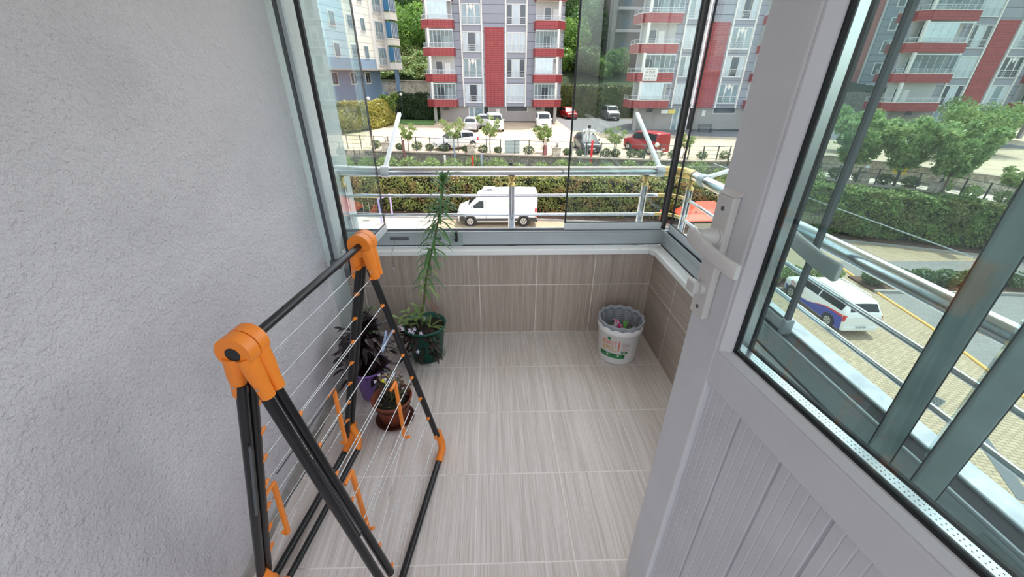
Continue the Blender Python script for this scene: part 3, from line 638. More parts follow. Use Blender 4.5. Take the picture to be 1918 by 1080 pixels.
def flower(mb, c, r, d=(0, -.6, .8)):
    d = nrm(d); x, u = frame(d)
    for k in range(5):
        a = 2*PI*k/5+random.random(); mb.leaf(Vector(c), x*math.cos(a)+u*math.sin(a)+d*.25, r, r*.55, .1, seg=3)
for c in ((-.06, -.10, .235), (-.035, -.095, .240), (-.045, -.105, .225), (.0, -.115, .225), (-.095, -.10, .245), (-.02, -.145, .13), (-.12, -.05, .23)): fl = MB(); flower(fl, GB+Vector(c), .014); fl.build('flower', M['flower'], gp)
# dark aeonium in the lilac pot
PC = Vector((-.525, -.515, 0)); pp = thing('potted_aeonium', 'tall black-purple leafy succulent in a lilac pot between the rack and the wall', 'potted plant', PC)
pot(PC, .058, .084, .185, M['pot_purple'], pp, ribs=10); soil(PC, .078, .165, pp)
st = MB(); ae = MB(); ax2 = MB()
for (dx, dy, h, r_) in ((0, 0, .32, .065), (.025, .01, .40, .075), (.045, -.02, .34, .06), (-.045, -.01, .30, .06), (-.03, .03, .34, .05), (.03, -.03, .27, .055), (-.03, -.02, .24, .05), (.00, .05, .42, .05), (.055, .03, .30, .045), (.02, -.06, .21, .05), (-.02, -.06, .2, .05), (.06, -.03, .22, .05)):
    b = PC+Vector((dx*.4, dy*.4, .165)); c = PC+Vector((dx, dy, h)); st.tube([b, b.lerp(c, .5), c], .006, 8)
    for ring, (nn, el, ls) in enumerate(((12, .1, 1), (10, .5, .8), (8, 1.1, .6), (5, 2.2, .35))):
        for k in range(nn):
            a = 2*PI*(k+.4*ring)/nn+dx*40; (ae if (k+ring) % 4 else ax2).leaf(c+Vector((0, 0, .004*ring)), (math.cos(a), math.sin(a), el), r_*ls, r_*.42, .12, seg=4)
for j in range(240):
    a = random.uniform(0, 2*PI); r_ = random.uniform(.0, .115); z = random.uniform(.17, .40); ae.leaf(PC+Vector((math.cos(a)*r_, math.sin(a)*r_, z)), (math.cos(a), math.sin(a), random.uniform(-.6, .5)), random.uniform(.03, .06), .02, .4)
for j in range(7): ae.leaf(PC+Vector((.05, -.06-.004*j, .17-.012*j)), (random.uniform(-.5, .8), -.6, -.2), .045, .03, .5)
for j in range(6): ax2.leaf(PC+Vector((.02, .03, .44)), (random.uniform(-1, 1.2), random.uniform(-.8, .8), .6), .13, .007, .7, seg=6)
st.build('stems', M['stem'], pp); ae.build('leaves', M['aeon'], pp); ax2.build('green_leaves', M['aeon2'], pp)
# brown pot with flowering weeds
BR = Vector((-.388, -.688, 0)); saucer('plant_saucer', BR, .088, M['saucer_b'], 'dark brown saucer under the terracotta flowerpot')
BB = BR+Vector((0, 0, .006)); bp_ = thing('potted_flowering_weed', 'straggly reddish plant in a terracotta pot on the floor beside the drying rack', 'potted plant', BB)
pot(BB, .058, .087, .135, M['pot_brown'], bp_, ribs=30); soil(BB, .081, .100, bp_)
s1, l1, b1 = MB(), MB(), MB()
for j in range(34):
    a = random.uniform(0, 2*PI); r_ = random.uniform(0, .05); b = BB+Vector((math.cos(a)*r_, math.sin(a)*r_+.01, .10)); tip = b+Vector((random.uniform(-.05, .06), random.uniform(-.01, .08), random.uniform(.04, .12)))
    s1.tube([b, b.lerp(tip, .5)+Vector((random.gauss(0, .006), random.gauss(0, .006), 0)), tip], .0011, 5)
    for k in range(5): l1.leaf(b.lerp(tip, .4+.15*k), (random.gauss(0, 1), random.gauss(0, 1), .4), random.uniform(.012, .03), .009, .3)
    if j % 2: b1.sphere(tip, .0036, 5)
    if j % 4 == 0: f1 = MB(); flower(f1, tip+Vector((0, -.004, .004)), .010); f1.build('flower', M['flower'], bp_)
for j in range(9): s1.leaf(BB+Vector((random.uniform(-.06, .06), random.uniform(-.06, .0), .10)), (random.gauss(0, 1), random.gauss(0, 1), .3), .05, .004, .3)
s1.build('stems', M['stem'], bp_); l1.build('leaves', leaf_mat('red_green_leaf', (.06, .09, .03), (.16, .06, .07), rough=.5), bp_); b1.build('buds', M['pinkbud'], bp_)
# little bird ornament on a stick
OC = BB+Vector((-.03, .035, .205)); orn = thing('bird_ornament', 'small yellow bird ornament in a straw ring on a stick in the terracotta pot', 'ornament', OC)
MB().tube([OC+Vector((0, 0, -.11)), OC+Vector((0, 0, -.02))], .0014, 6).build('stick', M['stem'], orn)
MB().tube([OC+Vector((math.cos(t)*.021, .002, math.sin(t)*.021)) for t in [2*PI*i/20 for i in range(21)]], .0032, 8).build('straw_ring', mat('straw', (.32, .22, .10), .8), orn)
MB().sphere(OC+Vector((-.003, -.006, -.002)), .009, 8, (1, 1, 1.2)).leaf(OC+Vector((.002, -.006, -.008)), (.3, 0, -1), .034, .014, .0).build('bird', mat('yellow_felt', (.80, .76, .04), .6), orn)
MB().sphere(OC+Vector((.006, -.007, .006)), .0065, 8).build('bird_head', M['white'], orn)
# black pot in the corner
KC = Vector((-.640, -.300, 0)); kp = thing('black_flowerpot', 'black pot with dark leaves wedged in the corner behind the lilac pot', 'potted plant', KC)
pot(KC, .050, .062, .17, M['pot_black'], kp); soil(KC, .056, .15, kp)
kl = MB()
for j in range(60):
    a = random.uniform(0, 2*PI); kl.leaf(KC+Vector((math.cos(a)*.03, math.sin(a)*.03, random.uniform(.15, .24))), (math.cos(a), math.sin(a), random.uniform(-.2, 1)), .06, .016, .5)
kl.build('leaves', M['aeon2'], kp)
gs = MB()
for j in range(9): gs.leaf(KC+Vector((.03, .02, .2+.02*j)), (1, random.uniform(-.6, .6), .5), random.uniform(.10, .17), .009, .6, seg=6)
gs.build('grass_blades', M['lily'], kp)
# key-like cord and tag hanging from the track
cd_ = thing('pull_cord', 'thin cord with a small clear bead hanging over the marble sill at the left', 'cord', (-.462, -.02, .60))
MB().tube([(-.460, .04, .60), (-.466, .0, .566), (-.470, -.022, .556), (-.472, -.024, .47)], .0009, 6).build('cord', M['dwire'], cd_)
MB().sphere((-.472, -.024, .462), .0055, 8).leaf((-.470, -.026, .458), (.5, 0, -1), .02, .007, .0).build('bead', M['alu_l'], cd_)

# the far parapet is not quite square to the side walls: its right end comes a little nearer
for o_ in list(COL.objects):
    if o_.type != 'MESH': continue
    r_ = o_
    while r_.parent: r_ = r_.parent
    if r_.name.startswith(('wall_front', 'trim_1', 'trim_2', 'trim_3', 'wall_right', 'window_1', 'window_2', 'window_3', 'window_4', 'balcony_railing', 'ceiling')) :
        if o_.data.name in SKEWED: continue
        SKEWED.add(o_.data.name); off = WL.get(o_.name, Vector((0, 0, 0)))
        for v_ in o_.data.vertices: v_.co.y -= .0223*(v_.co.x+off.x)
# ================================================================== outdoors
ZS, ZT, ZL = -9.0, -5.0, -6.0     # street, upper terrace, lower ledge
M['pave'] = brick_mat('street_pavers', (.43, .34, .225), (.36, .28, .185), (.19, .14, .09), 1, .30, .15, .016, rot=R(20))
M['pave_g'] = brick_mat('darker_grey_pavers', (.20, .19, .185), (.24, .23, .225), (.13, .125, .12), 1, .24, .12, .012, rot=R(0))
M['conc'] = mat('pale_concrete', (.64, .56, .49), .9, var=.08, vscale=1)
M['terr'] = mat('terrace_paving', (.50, .40, .285), .9, var=.1, vscale=.8)
M['asph'] = mat('grey_asphalt', (.17, .17, .175), .9, var=.12, vscale=1.5)
M['soilo'] = mat('brown_bed_soil', (.13, .075, .05), .95, var=.3, vscale=3)
M['grass'] = mat('lawn', (.10, .20, .05), .9, var=.3, vscale=3)
M['kerb'] = mat('concrete_kerb', (.36, .34, .31), .9)
M['yline'] = mat('yellow_paint', (.72, .42, .12), .7)
M['stone'] = stone_mat('rubble_stone', (.36, .30, .24), (.55, .49, .41), (.66, .59, .47), 2.6)
M['stone2'] = stone_mat('rough_retaining_stone', (.20, .18, .15), (.36, .34, .29), (.15, .15, .11), 4.2)
M['cope'] = mat('coping_stone', (.40, .33, .27), .85)
M['hillg'] = mat('hillside_green', (.022, .040, .012), 1, var=.4, vscale=.6)
def gpoly(name, pts, z, h, m): return struct(MB().prism([(x, y, z-h) for x, y in pts], (0, 0, h)).build(name, m))
gpoly('street', [(-60, -12), (80, -12), (80, 60), (-60, 60)], ZS, .3, M['pave'])
gpoly('pavement_left', [(-60, 22.5), (-4.6, 22.5), (-5.2, 25), (-3.2, 29.5), (-60, 30.6)], ZS+.02, .1, M['conc'])
gpoly('street_right', [(18.8, 1.5), (20.4, 9.6), (21.15, 13), (21.5, 16.8), (22.1, 20.4), (60, 20.4), (60, 1.5)], ZS+.015, .1, M['pave_g'])  # right part of the street surface, coloured a darker grey
struct(MB().tube([(18.8, 1.5, ZS+.01), (20.4, 9.6, ZS+.01), (21.15, 13, ZS+.01), (21.5, 16.8, ZS+.01), (22.1, 20.4, ZS+.01)], .09, 4).build('trim_painted_line', M['yline']))
WALLP = [(-60, 38), (-18, 35.9), (-8.6, 34.7), (-1.3, 33.95), (5.9, 33.15), (14, 32.0), (19.4, 31.7), (25, 33.3), (30.4, 33.6), (33, 31), (35.5, 28), (38.5, 25.2), (44, 20), (52, 14)]
gpoly('terrace', WALLP+[(90, 14), (90, 130), (-60, 130)], ZT, 4.2, M['terr'])
gpoly('forecourt_asphalt', [(10.2, 49.5), (18.2, 47.5), (40, 45.0), (60, 40), (60, 64), (10.2, 64)], ZT+.02, .1, M['asph'])
gpoly('lawn', [(-14, 53.5), (-6.8, 53), (-6.8, 64), (-14, 64)], ZT+.1, .2, M['grass'])
LEDGE = [(19.6, 31.4), (21, 31.3), (26.5, 31.0), (29.1, 28.6), (32.2, 27.2), (33.8, 25.8), (35.2, 22.4), (38, 17), (52, 13.9), (44, 19.9), (38.4, 25.1), (35.4, 27.9), (32.9, 30.9), (30.3, 33.4), (25, 33.1)]
gpoly('ledge', LEDGE, ZL, 3, M['conc'])
def wallstrip(name, path, z0, z1, m, th=.35):
    mb = MB()
    for a, b in zip(path, path[1:]):
        a, b = Vector((*a, 0)), Vector((*b, 0)); d = (b-a).normalized(); n = Vector((d.y, -d.x, 0))*.02
        mb.prism([a+n+Vector((0, 0, z0)), b+n+Vector((0, 0, z0)), b+n+Vector((0, 0, z1)), a+n+Vector((0, 0, z1))], Vector((-d.y, d.x, 0))*th)
    return struct(mb.build(name, m))
def rail_along(path, off=0):
    pts = [Vector((*p, 0)) for p in path]; seg = [(b-a).length for a, b in zip(pts, pts[1:])]
    def at(s):
        for i, L in enumerate(seg):
            if s <= L or i == len(seg)-1: return pts[i].lerp(pts[i+1], s/L)
            s -= L
    return at, sum(seg)
w1 = wallstrip('retaining_wall', WALLP[:8], -7.6, ZT+.02, M['stone2'])
w2 = wallstrip('retaining_wall_right', WALLP[7:], -7.6, ZT+.25, M['stone'])
def coping(parent, path, z):
    mb = MB()
    for a, b in zip(path, path[1:]): mb.bar((*a, z), (*b, z), .5, .10)
    return mb.build('coping', M['cope'], parent)
coping(w1, WALLP[:8], ZT+.05); coping(w2, WALLP[7:], ZT+.28)
LF = [(20, 31.3), (26.5, 30.9), (29.1, 28.5), (32.2, 27.1), (33.9, 25.7), (35.2, 22.3), (38, 17)]
w3 = wallstrip('ledge_wall', LF, -9, ZL+.05, M['stone2']); coping(w3, LF, ZL+.05)
# bank of earth behind the hedge
HF = [(-48, 31.6), (-20, 30.9), (-7.9, 30.0), (5.2, 29.3), (14, 28.2), (21.5, 26.3), (28.5, 24.0), (34, 22.0), (41, 18.5)]   # foot of the hedge face
bk_ = MB(); rows = [[], [], []]
for (x, y) in [(-50, 34), (-20, 33.2), (-8, 32.2), (5, 31.6), (14, 30.5), (20, 29.6), (27, 28.5)]:
    rows[0].append((x, y-.6, -9)); rows[1].append((x, y, -7.4)); rows[2].append((x+.4, y+2.6, -6.0))
struct(bk_.grid(rows).build('bank', M['soilo']))
struct(MB().grid([[(x, y-1.0, ZS+.03) for x, y in HF], [(x, y-.9, ZS+.06) for x, y in HF], [(x, y+.9, ZS+.12) for x, y in HF]], False).build('hedge_bed', M['soilo']))
kb = MB()
for a, b in zip(HF, HF[1:]): kb.bar((a[0], a[1]-1.05, ZS+.05), (b[0], b[1]-1.05, ZS+.05), .15, .14)
struct(kb.build('trim_hedge_kerb', M['kerb']))

# ------------------------------------------------------------------ hedges
M['hedge'] = leaf_mat('hedge_leaf', (.06, .10, .02), (.32, .34, .08), (.30, .18, .06), .9)
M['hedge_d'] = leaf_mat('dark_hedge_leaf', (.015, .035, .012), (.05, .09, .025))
M['hedge_r'] = leaf_mat('fresh_hedge_leaf', (.05, .11, .02), (.26, .38, .09), (.16, .17, .04), .6)
M['hedge_y'] = leaf_mat('yellow_hedge_leaf', (.30, .28, .04), (.50, .44, .10), (.22, .24, .05), 1.2)
M['core'] = mat('hedge_gap_shade', (.010, .011, .005), 1)  # near-black: shade in the gaps between leaves is put into the colour
M['bark'] = mat('tree_bark', (.13, .10, .075), .9, var=.3, vscale=8)
def hedge(nm, label, path, th, h, m, z0, n, size, cat='hedge', top_wob=.15, hfun=None):
    """clipped hedge following path (its front foot), th deep towards +y"""
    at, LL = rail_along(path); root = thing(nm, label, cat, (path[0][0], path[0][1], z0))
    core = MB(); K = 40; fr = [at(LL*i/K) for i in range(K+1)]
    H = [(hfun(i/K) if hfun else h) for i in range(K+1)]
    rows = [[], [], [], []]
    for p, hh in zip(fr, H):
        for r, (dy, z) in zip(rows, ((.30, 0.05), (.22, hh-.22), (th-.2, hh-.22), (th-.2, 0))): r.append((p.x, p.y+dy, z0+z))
    core.grid(rows, False).build('shade_core', M['core'], root)  # solid dark core behind the leaves, standing in for the shade inside
    t = rng.random(n); k = t*K; i = np.minimum(k.astype(int), K-1); f = k-i
    PX = np.array([[p.x, p.y] for p in fr]); base = PX[i]*(1-f)[:, None]+PX[i+1]*f[:, None]; hh = np.array(H)[i]
    share = h/(h+th*.8); front = rng.random(n) < share
    bump = .16*np.sin(base[:, 0]*2.1+1)+.12*np.sin(base[:, 0]*5.3)
    z = np.where(front, rng.random(n)**.85*hh, hh+rng.normal(0, .07, n)+bump*top_wob/.15*.6)
    bul = .14*np.sin(z*3.1+base[:, 0]*1.7)+.10*np.sin(base[:, 0]*4.1-z*2)
    y = np.where(front, rng.normal(0, .12, n)+bul*1.3+.12+.25*(z/hh > .93)-.1+.35*(z < .3), rng.random(n)*th)
    P = np.stack([base[:, 0]+rng.normal(0, .05, n), base[:, 1]+y, z0+z], 1)
    Nn = np.where(front[:, None], np.array([[0, -1, .35]]), np.array([[0, -.2, 1]]))
    leafcloud('foliage', P, size, m, root, .5, Nn); return root
hedge('hedge', 'long clipped yellow-green hedge running behind the white van', HF[:6], 2.0, 3.05, M['hedge'], ZS, 44000, .10)
hedge('hedge', 'dense fresh green hedge at the right, above the beige pavers', HF[5:], 2.4, 3.5, M['hedge_r'], ZS, 40000, .10, hfun=lambda t: 3.5-.7*t)
hedge('hedge', 'sunlit yellow hedge below the blue building', [(-17.5, 39), (-13.4, 47.3), (-11.4, 53.2)], 2.2, 2.9, M['hedge_y'], ZT, 16000, .13)
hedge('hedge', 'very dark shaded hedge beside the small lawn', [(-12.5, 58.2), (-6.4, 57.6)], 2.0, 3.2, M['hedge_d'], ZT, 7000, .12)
# bank shrubs
M['shrub'] = leaf_mat('bank_shrub_leaf', (.14, .24, .07), (.36, .46, .18), rough=.5)
M['shrub_d'] = leaf_mat('clipped_shrub_leaf', (.05, .10, .04), (.16, .24, .10), rough=.5)
M['tree'] = leaf_mat('tree_leaf', (.14, .25, .07), (.36, .50, .20), (.40, .50, .20), .8, trans=.4)
M['tree_s'] = leaf_mat('sparse_tree_leaf', (.14, .22, .06), (.34, .42, .14), trans=.35)
M['forest'] = leaf_mat('forest_leaf', (.09, .20, .035), (.24, .40, .09), (.30, .46, .10), .25, trans=.45)
M['forest_d'] = leaf_mat('dark_forest_leaf', (.04, .10, .025), (.11, .21, .05), trans=.4)
at, LL = rail_along([(-20, 33.2), (-8, 32.3), (5, 31.7), (14, 30.6), (20, 29.9), (27, 28.8)])
def bush(name, loc, r, n, size, m, label=None, cat='shrub', group=None, sc=(1, 1, .9), stems=4, aspect=.45):
    o = thing(name, label, cat, loc, group=group); c = Vector(loc)+Vector((0, 0, r*sc[2]*1.0))
    mb = MB()
    for k in range(stems):
        a = 2*PI*k/stems; mb.tube([Vector(loc)+Vector((math.cos(a)*.03, math.sin(a)*.03, -.02)), c+Vector((math.cos(a)*r*.5, math.sin(a)*r*.5, 0))], .02, 5)
    mb.build('stems', M['bark'], o)
    leafcloud('foliage', blob(c, r, n, sc), size, m, o, aspect); return o
for i in range(26):
    p = at(LL*(i+.5)/26); q = p+Vector((0, random.uniform(-.1, .9), 0))
    bush('bank_shrub', (q.x, q.y, -6.75+.25*random.random()), random.uniform(.66, .9), 520, .15, M['shrub'], 'light green feathery shrub on the bank between the long hedge and the stone wall', group='light green shrubs on the bank behind the hedge', sc=(1.25, .9, 1.0), stems=3, aspect=.22)
# clipped shrubs behind the fence
sx = [(-9.86, 36.3, .42), (-8.86, 35.8, .3), (-7.66, 35.6, .34), (-6.14, 35.7, .42), (-5.04, 35.5, .34), (-3.78, 35.1, .40), (-1.79, 34.9, .34), (-.32, 34.5, .42), (.98, 34.6, .32), (3.6, 33.9, .46), (6.94, 33.9, .36), (8.0, 33.8, .3), (10.2, 33.4, .42), (11.0, 33.3, .4), (12.4, 33.3, .42), (13.2, 33.2, .4), (14.6, 33.1, .38), (15.9, 32.9, .42), (18.3, 32.6, .42), (20.3, 32.7, .42), (22.3, 33.1, .40), (27.5, 34.2, .42)]
ordn = ['first', 'second', 'third', 'fourth', 'fifth', 'sixth', 'seventh', 'eighth', 'ninth', 'tenth', 'eleventh', 'twelfth', '13th', '14th', '15th', '16th', '17th', '18th', '19th', '20th', '21st', '22nd']
for i, (x, y, r) in enumerate(sx):
    bush('clipped_shrub', (x, y, ZT), r, 420, .075, M['shrub_d'], 'small round clipped shrub behind the wire fence, %s from the left' % ordn[i], group='clipped shrubs along the terrace edge', sc=(1.15, .9, .85))
# shrub row in the bed down on the street
gpoly('shrub_bed', [(12.5, 16.7), (20.2, 16.75), (20.2, 18.6), (12.5, 18.55)], ZS+.10, .1, M['soilo'])
gpoly('shrub_bed_right', [(21.3, 16.4), (31, 15.8), (31, 17.6), (21.3, 18.2)], ZS+.10, .1, M['soilo'])
struct(MB().bar((12.5, 16.65, ZS+.08), (20.2, 16.7, ZS+.08), .12, .18).bar((21.3, 16.35, ZS+.08), (31, 15.75, ZS+.08), .12, .18).build('trim_bed_kerb', M['kerb']))
for i, x in enumerate((13.6, 14.9, 16.1, 17.3, 18.5, 19.6)):
    bush('street_shrub', (x, 17.6, ZS+.1), .60, 700, .10, M['shrub'], 'leafy green shrub in the street bed behind the company car, %s from the left' % ordn[i], group='shrubs in the left street bed', sc=(1.1, .9, .8), stems=6)
for i, x in enumerate((21.9, 23.3, 24.6, 25.9, 27.2, 28.5, 29.8)):
    bush('street_shrub', (x, 17.3-.07*(x-21), ZS+.1), .62, 700, .10, M['shrub_d'], 'dark leafy shrub in the right street bed, %s from the left' % ordn[i], group='shrubs in the right street bed', sc=(1.1, .9, .8), stems=6)

# ------------------------------------------------------------------ trees
def tree(name, label, loc, h, crown_r, crown_h, trunk_h, n, size, m, group=None, br=7, tr=.06, spread=.8, cat='tree', lean=(0, 0), cl=None):
    o = thing(name, label, cat, loc, group=group); b = Vector(loc); top = b+Vector((lean[0], lean[1], trunk_h))
    mb = MB(); mb.tube([b-Vector((0, 0, .1)), b.lerp(top, .5)+Vector((random.gauss(0, .03), 0, 0)), top], [tr, tr*.8, tr*.65], 8); pts = []
    per = n//br
    for k in range(br):
        a = 2.4*k+random.uniform(-.3, .3); f = (k+.5)/br; el = crown_h*(.05+.95*f); rr = crown_r*spread*(.30+.75*f)*random.uniform(.75, 1.1)
        e = top+Vector((math.cos(a)*rr, math.sin(a)*rr, el)); mb.tube([top-Vector((0, 0, .15)), top.lerp(e, .5)+Vector((0, 0, .08*crown_h)), e], [tr*.45, tr*.25, tr*.1], 6)
        c_ = cl or crown_r*.5; pts.append(blob(e, c_, per, (1, 1, .75), .3)); 
        pts.append(np.array([tuple(top.lerp(e, t)) for t in rng.uniform(.4, 1, per//6)]).reshape(-1, 3)+rng.normal(0, .12*crown_r, (per//6, 3)))
    mb.build('trunk', M['bark'], o); leafcloud('foliage', np.concatenate(pts), size, m, o, .5); return o
TG = 'young sparse trees along the terrace edge'
for i, (x, y, h, r, lb_) in enumerate(((-6.7, 34.6, 2.5, .75, 'small thin tree left of the white pickup, by the angled rail arm'), (-2.85, 35.2, 2.9, 1.05, 'wide airy young tree behind the white parked pickup'), (.33, 34.6, 3.3, 1.0, 'airy young tree in front of the two cars parked by the entrance'), (5.0, 35.0, 2.4, .85, 'dense low young tree in front of the white car, by the pinkish post'), (11.0, 33.8, 2.5, .95, 'sparse young tree right of the security light post'), (17.0, 33.4, 2.1, .8, 'sparse young tree right of the red van, seen through the corner pane'))):
    tree('young_tree', lb_, (x, y, ZT), h, r*1.3, h*.48, h*.42, 900 if i != 3 else 1500, .085, M['tree_s'], TG, br=13, tr=.045, cl=r*.30)
for i, (x, y, h, r, lb_) in enumerate(((29.6, 29.9, 5.5, 1.9, 'full green tree on the ledge, leftmost of the big three before the rubble wall'), (32.1, 28.3, 5.4, 2.0, 'full green tree in the middle of the three before the rubble wall'), (33.4, 25.7, 4.6, 1.9, 'full green tree at the right of the three before the rubble wall'))):
    tree('broadleaf_tree', lb_, (x, y, ZL), h, r, 3.3, 1.4, 4600, .17, M['tree'], 'big trees on the ledge', br=30, tr=.08, spread=1.0, cl=r*.27)
tree('broadleaf_tree', 'pale tree on the upper terrace seen between the door edge and the dark rod', (35.5, 37.6, ZT), 4.2, 1.8, 2.0, 1.6, 4500, .14, M['tree'], br=10, tr=.08, spread=1.0)
tree('broadleaf_tree', 'spreading tree above the rubble wall at the far right edge', (49, 38.5, ZT), 4.6, 3.0, 2.1, 1.9, 6500, .16, M['tree'], br=12, tr=.09, spread=1.0)
tree('broadleaf_tree', 'light green bushy tree in front of the right building entrance', (41.0, 34.5, ZT), 3.6, 1.8, 1.4, 1.4, 4000, .14, M['tree'], br=10, tr=.07, spread=1.0)
tree('young_tree', 'small tree on the ledge right of the big three', (35.6, 23.6, ZL), 2.3, .8, 1.0, 1.2, 900, .10, M['tree_s'], br=7, tr=.035)
tree('young_tree', 'low bushy tree beside the yellow hedge and globe lamp', (-11.9, 52.6, ZT), 4.0, 1.1, 1.8, 1.6, 2600, .13, M['hedge_r'], br=9, tr=.05)
# ledge shrubs
for i, (x, y) in enumerate(((27.6, 31.6), (29.0, 30.6), (30.0, 29.2), (31.3, 28.4), (32.6, 27.5), (33.9, 26.3), (34.7, 24.9), (35.5, 23.4), (36.2, 22.0), (37.2, 20.4), (22.5, 32.0), (24.6, 32.0))):
    bush('ledge_shrub', (x, y, ZL), .55, 520, .09, M['shrub'] if i > 4 else M['shrub_d'], 'leafy shrub on the paved ledge at the foot of the rubble wall', group='shrubs on the ledge', sc=(1.2, 1, .8))

# hillside: stone wall, terraces of green and forest
st_ = wallstrip('hill_wall_left', [(-40, 68), (-14, 66.3), (-6, 66)], -5, -.3, M['stone'])
wallstrip('hill_wall', [(-6, 66), (45, 66), (95, 60)], -5, -.6, M['stone2'])
rows = []
for (y, z) in ((66, -.5), (70, 1.2), (76, 3.0), (84, 5.5), (95, 12), (112, 26), (130, 34)):
    rows.append([(x, y+(.02*abs(x-10)**1.15 if y > 66 else 0), z+(.5*math.sin(x*.13+y) if y > 66 else 0)) for x in range(-110, 140, 10)])
struct(MB().grid(rows).build('hillside', M['hillg']))
hs_ = thing('hillside_shrubbery', 'bright green sloping shrubbery above the stone wall between the blue and grey buildings', 'shrubbery', (-11, 70, 0))
n = 24000; X_ = rng.uniform(-17, -4, n); Y_ = rng.uniform(66.4, 76, n); bmp = .35*np.sin(X_*1.1)*np.sin(Y_*1.4)+rng.normal(0, .12, n)
leafcloud('foliage', np.stack([X_, Y_, .3+(Y_-66.4)*.42+bmp], 1), .17, M['hedge_r'], hs_, .5, np.array([[0, -.4, 1]]))
MB().prism([(-17, 66.6, -.6), (-17, 66.6, .1), (-17, 76, 4.0), (-17, 76, -.6)], (13, 0, 0)).build('undergrowth', M['hillg'], hs_)
iv = thing('ivy_wall_cover', 'ivy and creepers hanging over the wall in the gap between the apartment blocks', 'ivy', (16, 65.6, ZT))
n = 16000; X_ = rng.uniform(9.5, 26, n); Z_ = rng.uniform(-4.9, -.4, n); leafcloud('foliage', np.stack([X_, 65.75+rng.normal(0, .12, n)-.25*np.sin(X_*1.3+Z_), Z_], 1), .15, leaf_mat('ivy_leaf', (.07, .12, .03), (.24, .28, .08), (.05, .08, .02), .5), iv, .5, np.array([[0, -1, .2]]))
random.seed(11)
k = 0
for (x, y, z, r, dk) in ((-30, 76, 3, 4.5, 0), (-22, 78, 3, 4.6, 0), (-13.5, 79, 2.2, 4.2, 0), (-8.2, 79, 1.5, 3.4, 0), (-15, 90, 6, 5.2, 1), (-9.5, 89, 5.5, 4.8, 0), (-4, 88, 5, 4.6, 1), (2, 88, 5, 5, 1), (9, 86, 4, 4.6, 1), (13.6, 76, 1.5, 3.8, 0), (18, 80, 2.5, 4.6, 1), (15, 90, 6, 5.2, 1), (11.6, 71, .2, 2.1, 0), (20.5, 71, .2, 2.2, 0), (15.6, 70, 0, 2.4, 1), (18, 69.5, -.3, 1.8, 0), (27, 90, 6, 5.4, 1), (36, 90, 6, 5.5, 1), (46, 88, 5.5, 5.2, 0), (56, 90, 7, 5.5, 1), (68, 88, 7, 5.6, 0), (80, 84, 6, 5.5, 0), (92, 76, 4, 5.5, 0), (-42, 78, 4, 5.2, 0), (-55, 78, 4, 5.2, 1), (5, 76, 1.2, 3.6, 0), (-3, 75, 1.5, 3.2, 0)):
    o = thing('hillside_tree', ('dark' if dk else 'bright')+' green leafy tree on the wooded hillside behind the apartment blocks', 'tree', (x, y, z), group='%s trees on the hillside' % ('dark' if dk else 'bright')); b = Vector((x, y, z))
    mb = MB().tube([b-Vector((0, 0, 1)), b+Vector((0, 0, r*1.0))], [.28, .14], 8); pts = []
    for j in range(9):
        a = 2.4*j; e = b+Vector((math.cos(a)*r*.55, math.sin(a)*r*.55, r*(.7+.95*(j/8)))); mb.tube([b+Vector((0, 0, r*.4)), e], [.10, .04], 5); pts.append(blob(e, r*.55, 620, (1, 1, .8), .55))
    mb.build('trunk', M['bark'], o); leafcloud('foliage', np.concatenate(pts), .23, M['forest_d'] if dk else M['forest'], o, .55)

# ------------------------------------------------------------------ fence, piers, lamps and poles
M['fence'] = mat('dark_green_grey_fence', (.06, .07, .065), .6)
M['globe'] = mat('frosted_globe', (.75, .74, .68), .3)
def fence(label, path, step, h, z):
    at, LL = rail_along(path); fr = thing('wire_fence', label, 'fence', (*path[0], z)); n = int(LL/step)
    for i in range(n+1):
        p = at(LL*i/n); MB().bar((p.x, p.y, z), (p.x, p.y, z+h), .075, .075, up=(0, 1, 0)).build('post', M['fence'], fr)
    for f in (.12, .4, .68, .96):
        MB().tube([(p[0], p[1], z+h*f) for p in path], .012 if f < .9 else .022, 6).build('fence_wire', M['fence'], fr)
fence('dark wire fence with thin posts along the terrace above the stone wall', [(x, y+.15) for x, y in WALLP[1:8]], 1.2, 1.15, ZT+.1)
fence('dark fence of thin posts along the low ledge above the green hedge', [(x, y+.15) for x, y in LF], 1.25, 1.2, ZL+.1)
PI_ = {'pier': None}
def pier(x, y, z, lb1, lb2):
    o = thing('stone_pier', lb1, 'pier', (x, y, z)); MB().box(x-.33, y-.33, z, x+.33, y+.33, z+.72).build('shaft', M['stone'], o)
    MB().box(x-.42, y-.42, z+.72, x+.42, y+.42, z+.80).build('cap', M['cope'], o, bevel=.02)
    g = thing('globe_lamp', lb2, 'lamp', (x, y, z+.8)); MB().lathe((x, y, z+.8), [(.09, 0), (.09, .03), (.03, .05), (.03, .26), (.08, .28)], 14).build('stem', M['fence'], g)
    MB().sphere((x, y, z+1.24), .185, 12).build('globe', M['globe'], g)
for x, y, a_ in ((-8.6, 34.75, 'left of the brown post'), (-1.32, 34.0, 'beside the white parked pickup'), (5.88, 33.2, 'right of the pinkish tree-trunk post'), (14.0, 32.05, 'in front of the red van'), ):
    pier(x, y, ZT, 'square rubble pier on the terrace wall '+a_, 'white globe lamp on the pier '+a_)
pier(29.9, 28.9, ZL, 'stone pier on the ledge left of the big trees', 'white globe lamp seen left of the big trees')
pier(33.4, 26.2, ZL, 'stone pier on the ledge below the yellow wall sign', 'white globe lamp below the yellow wall sign')
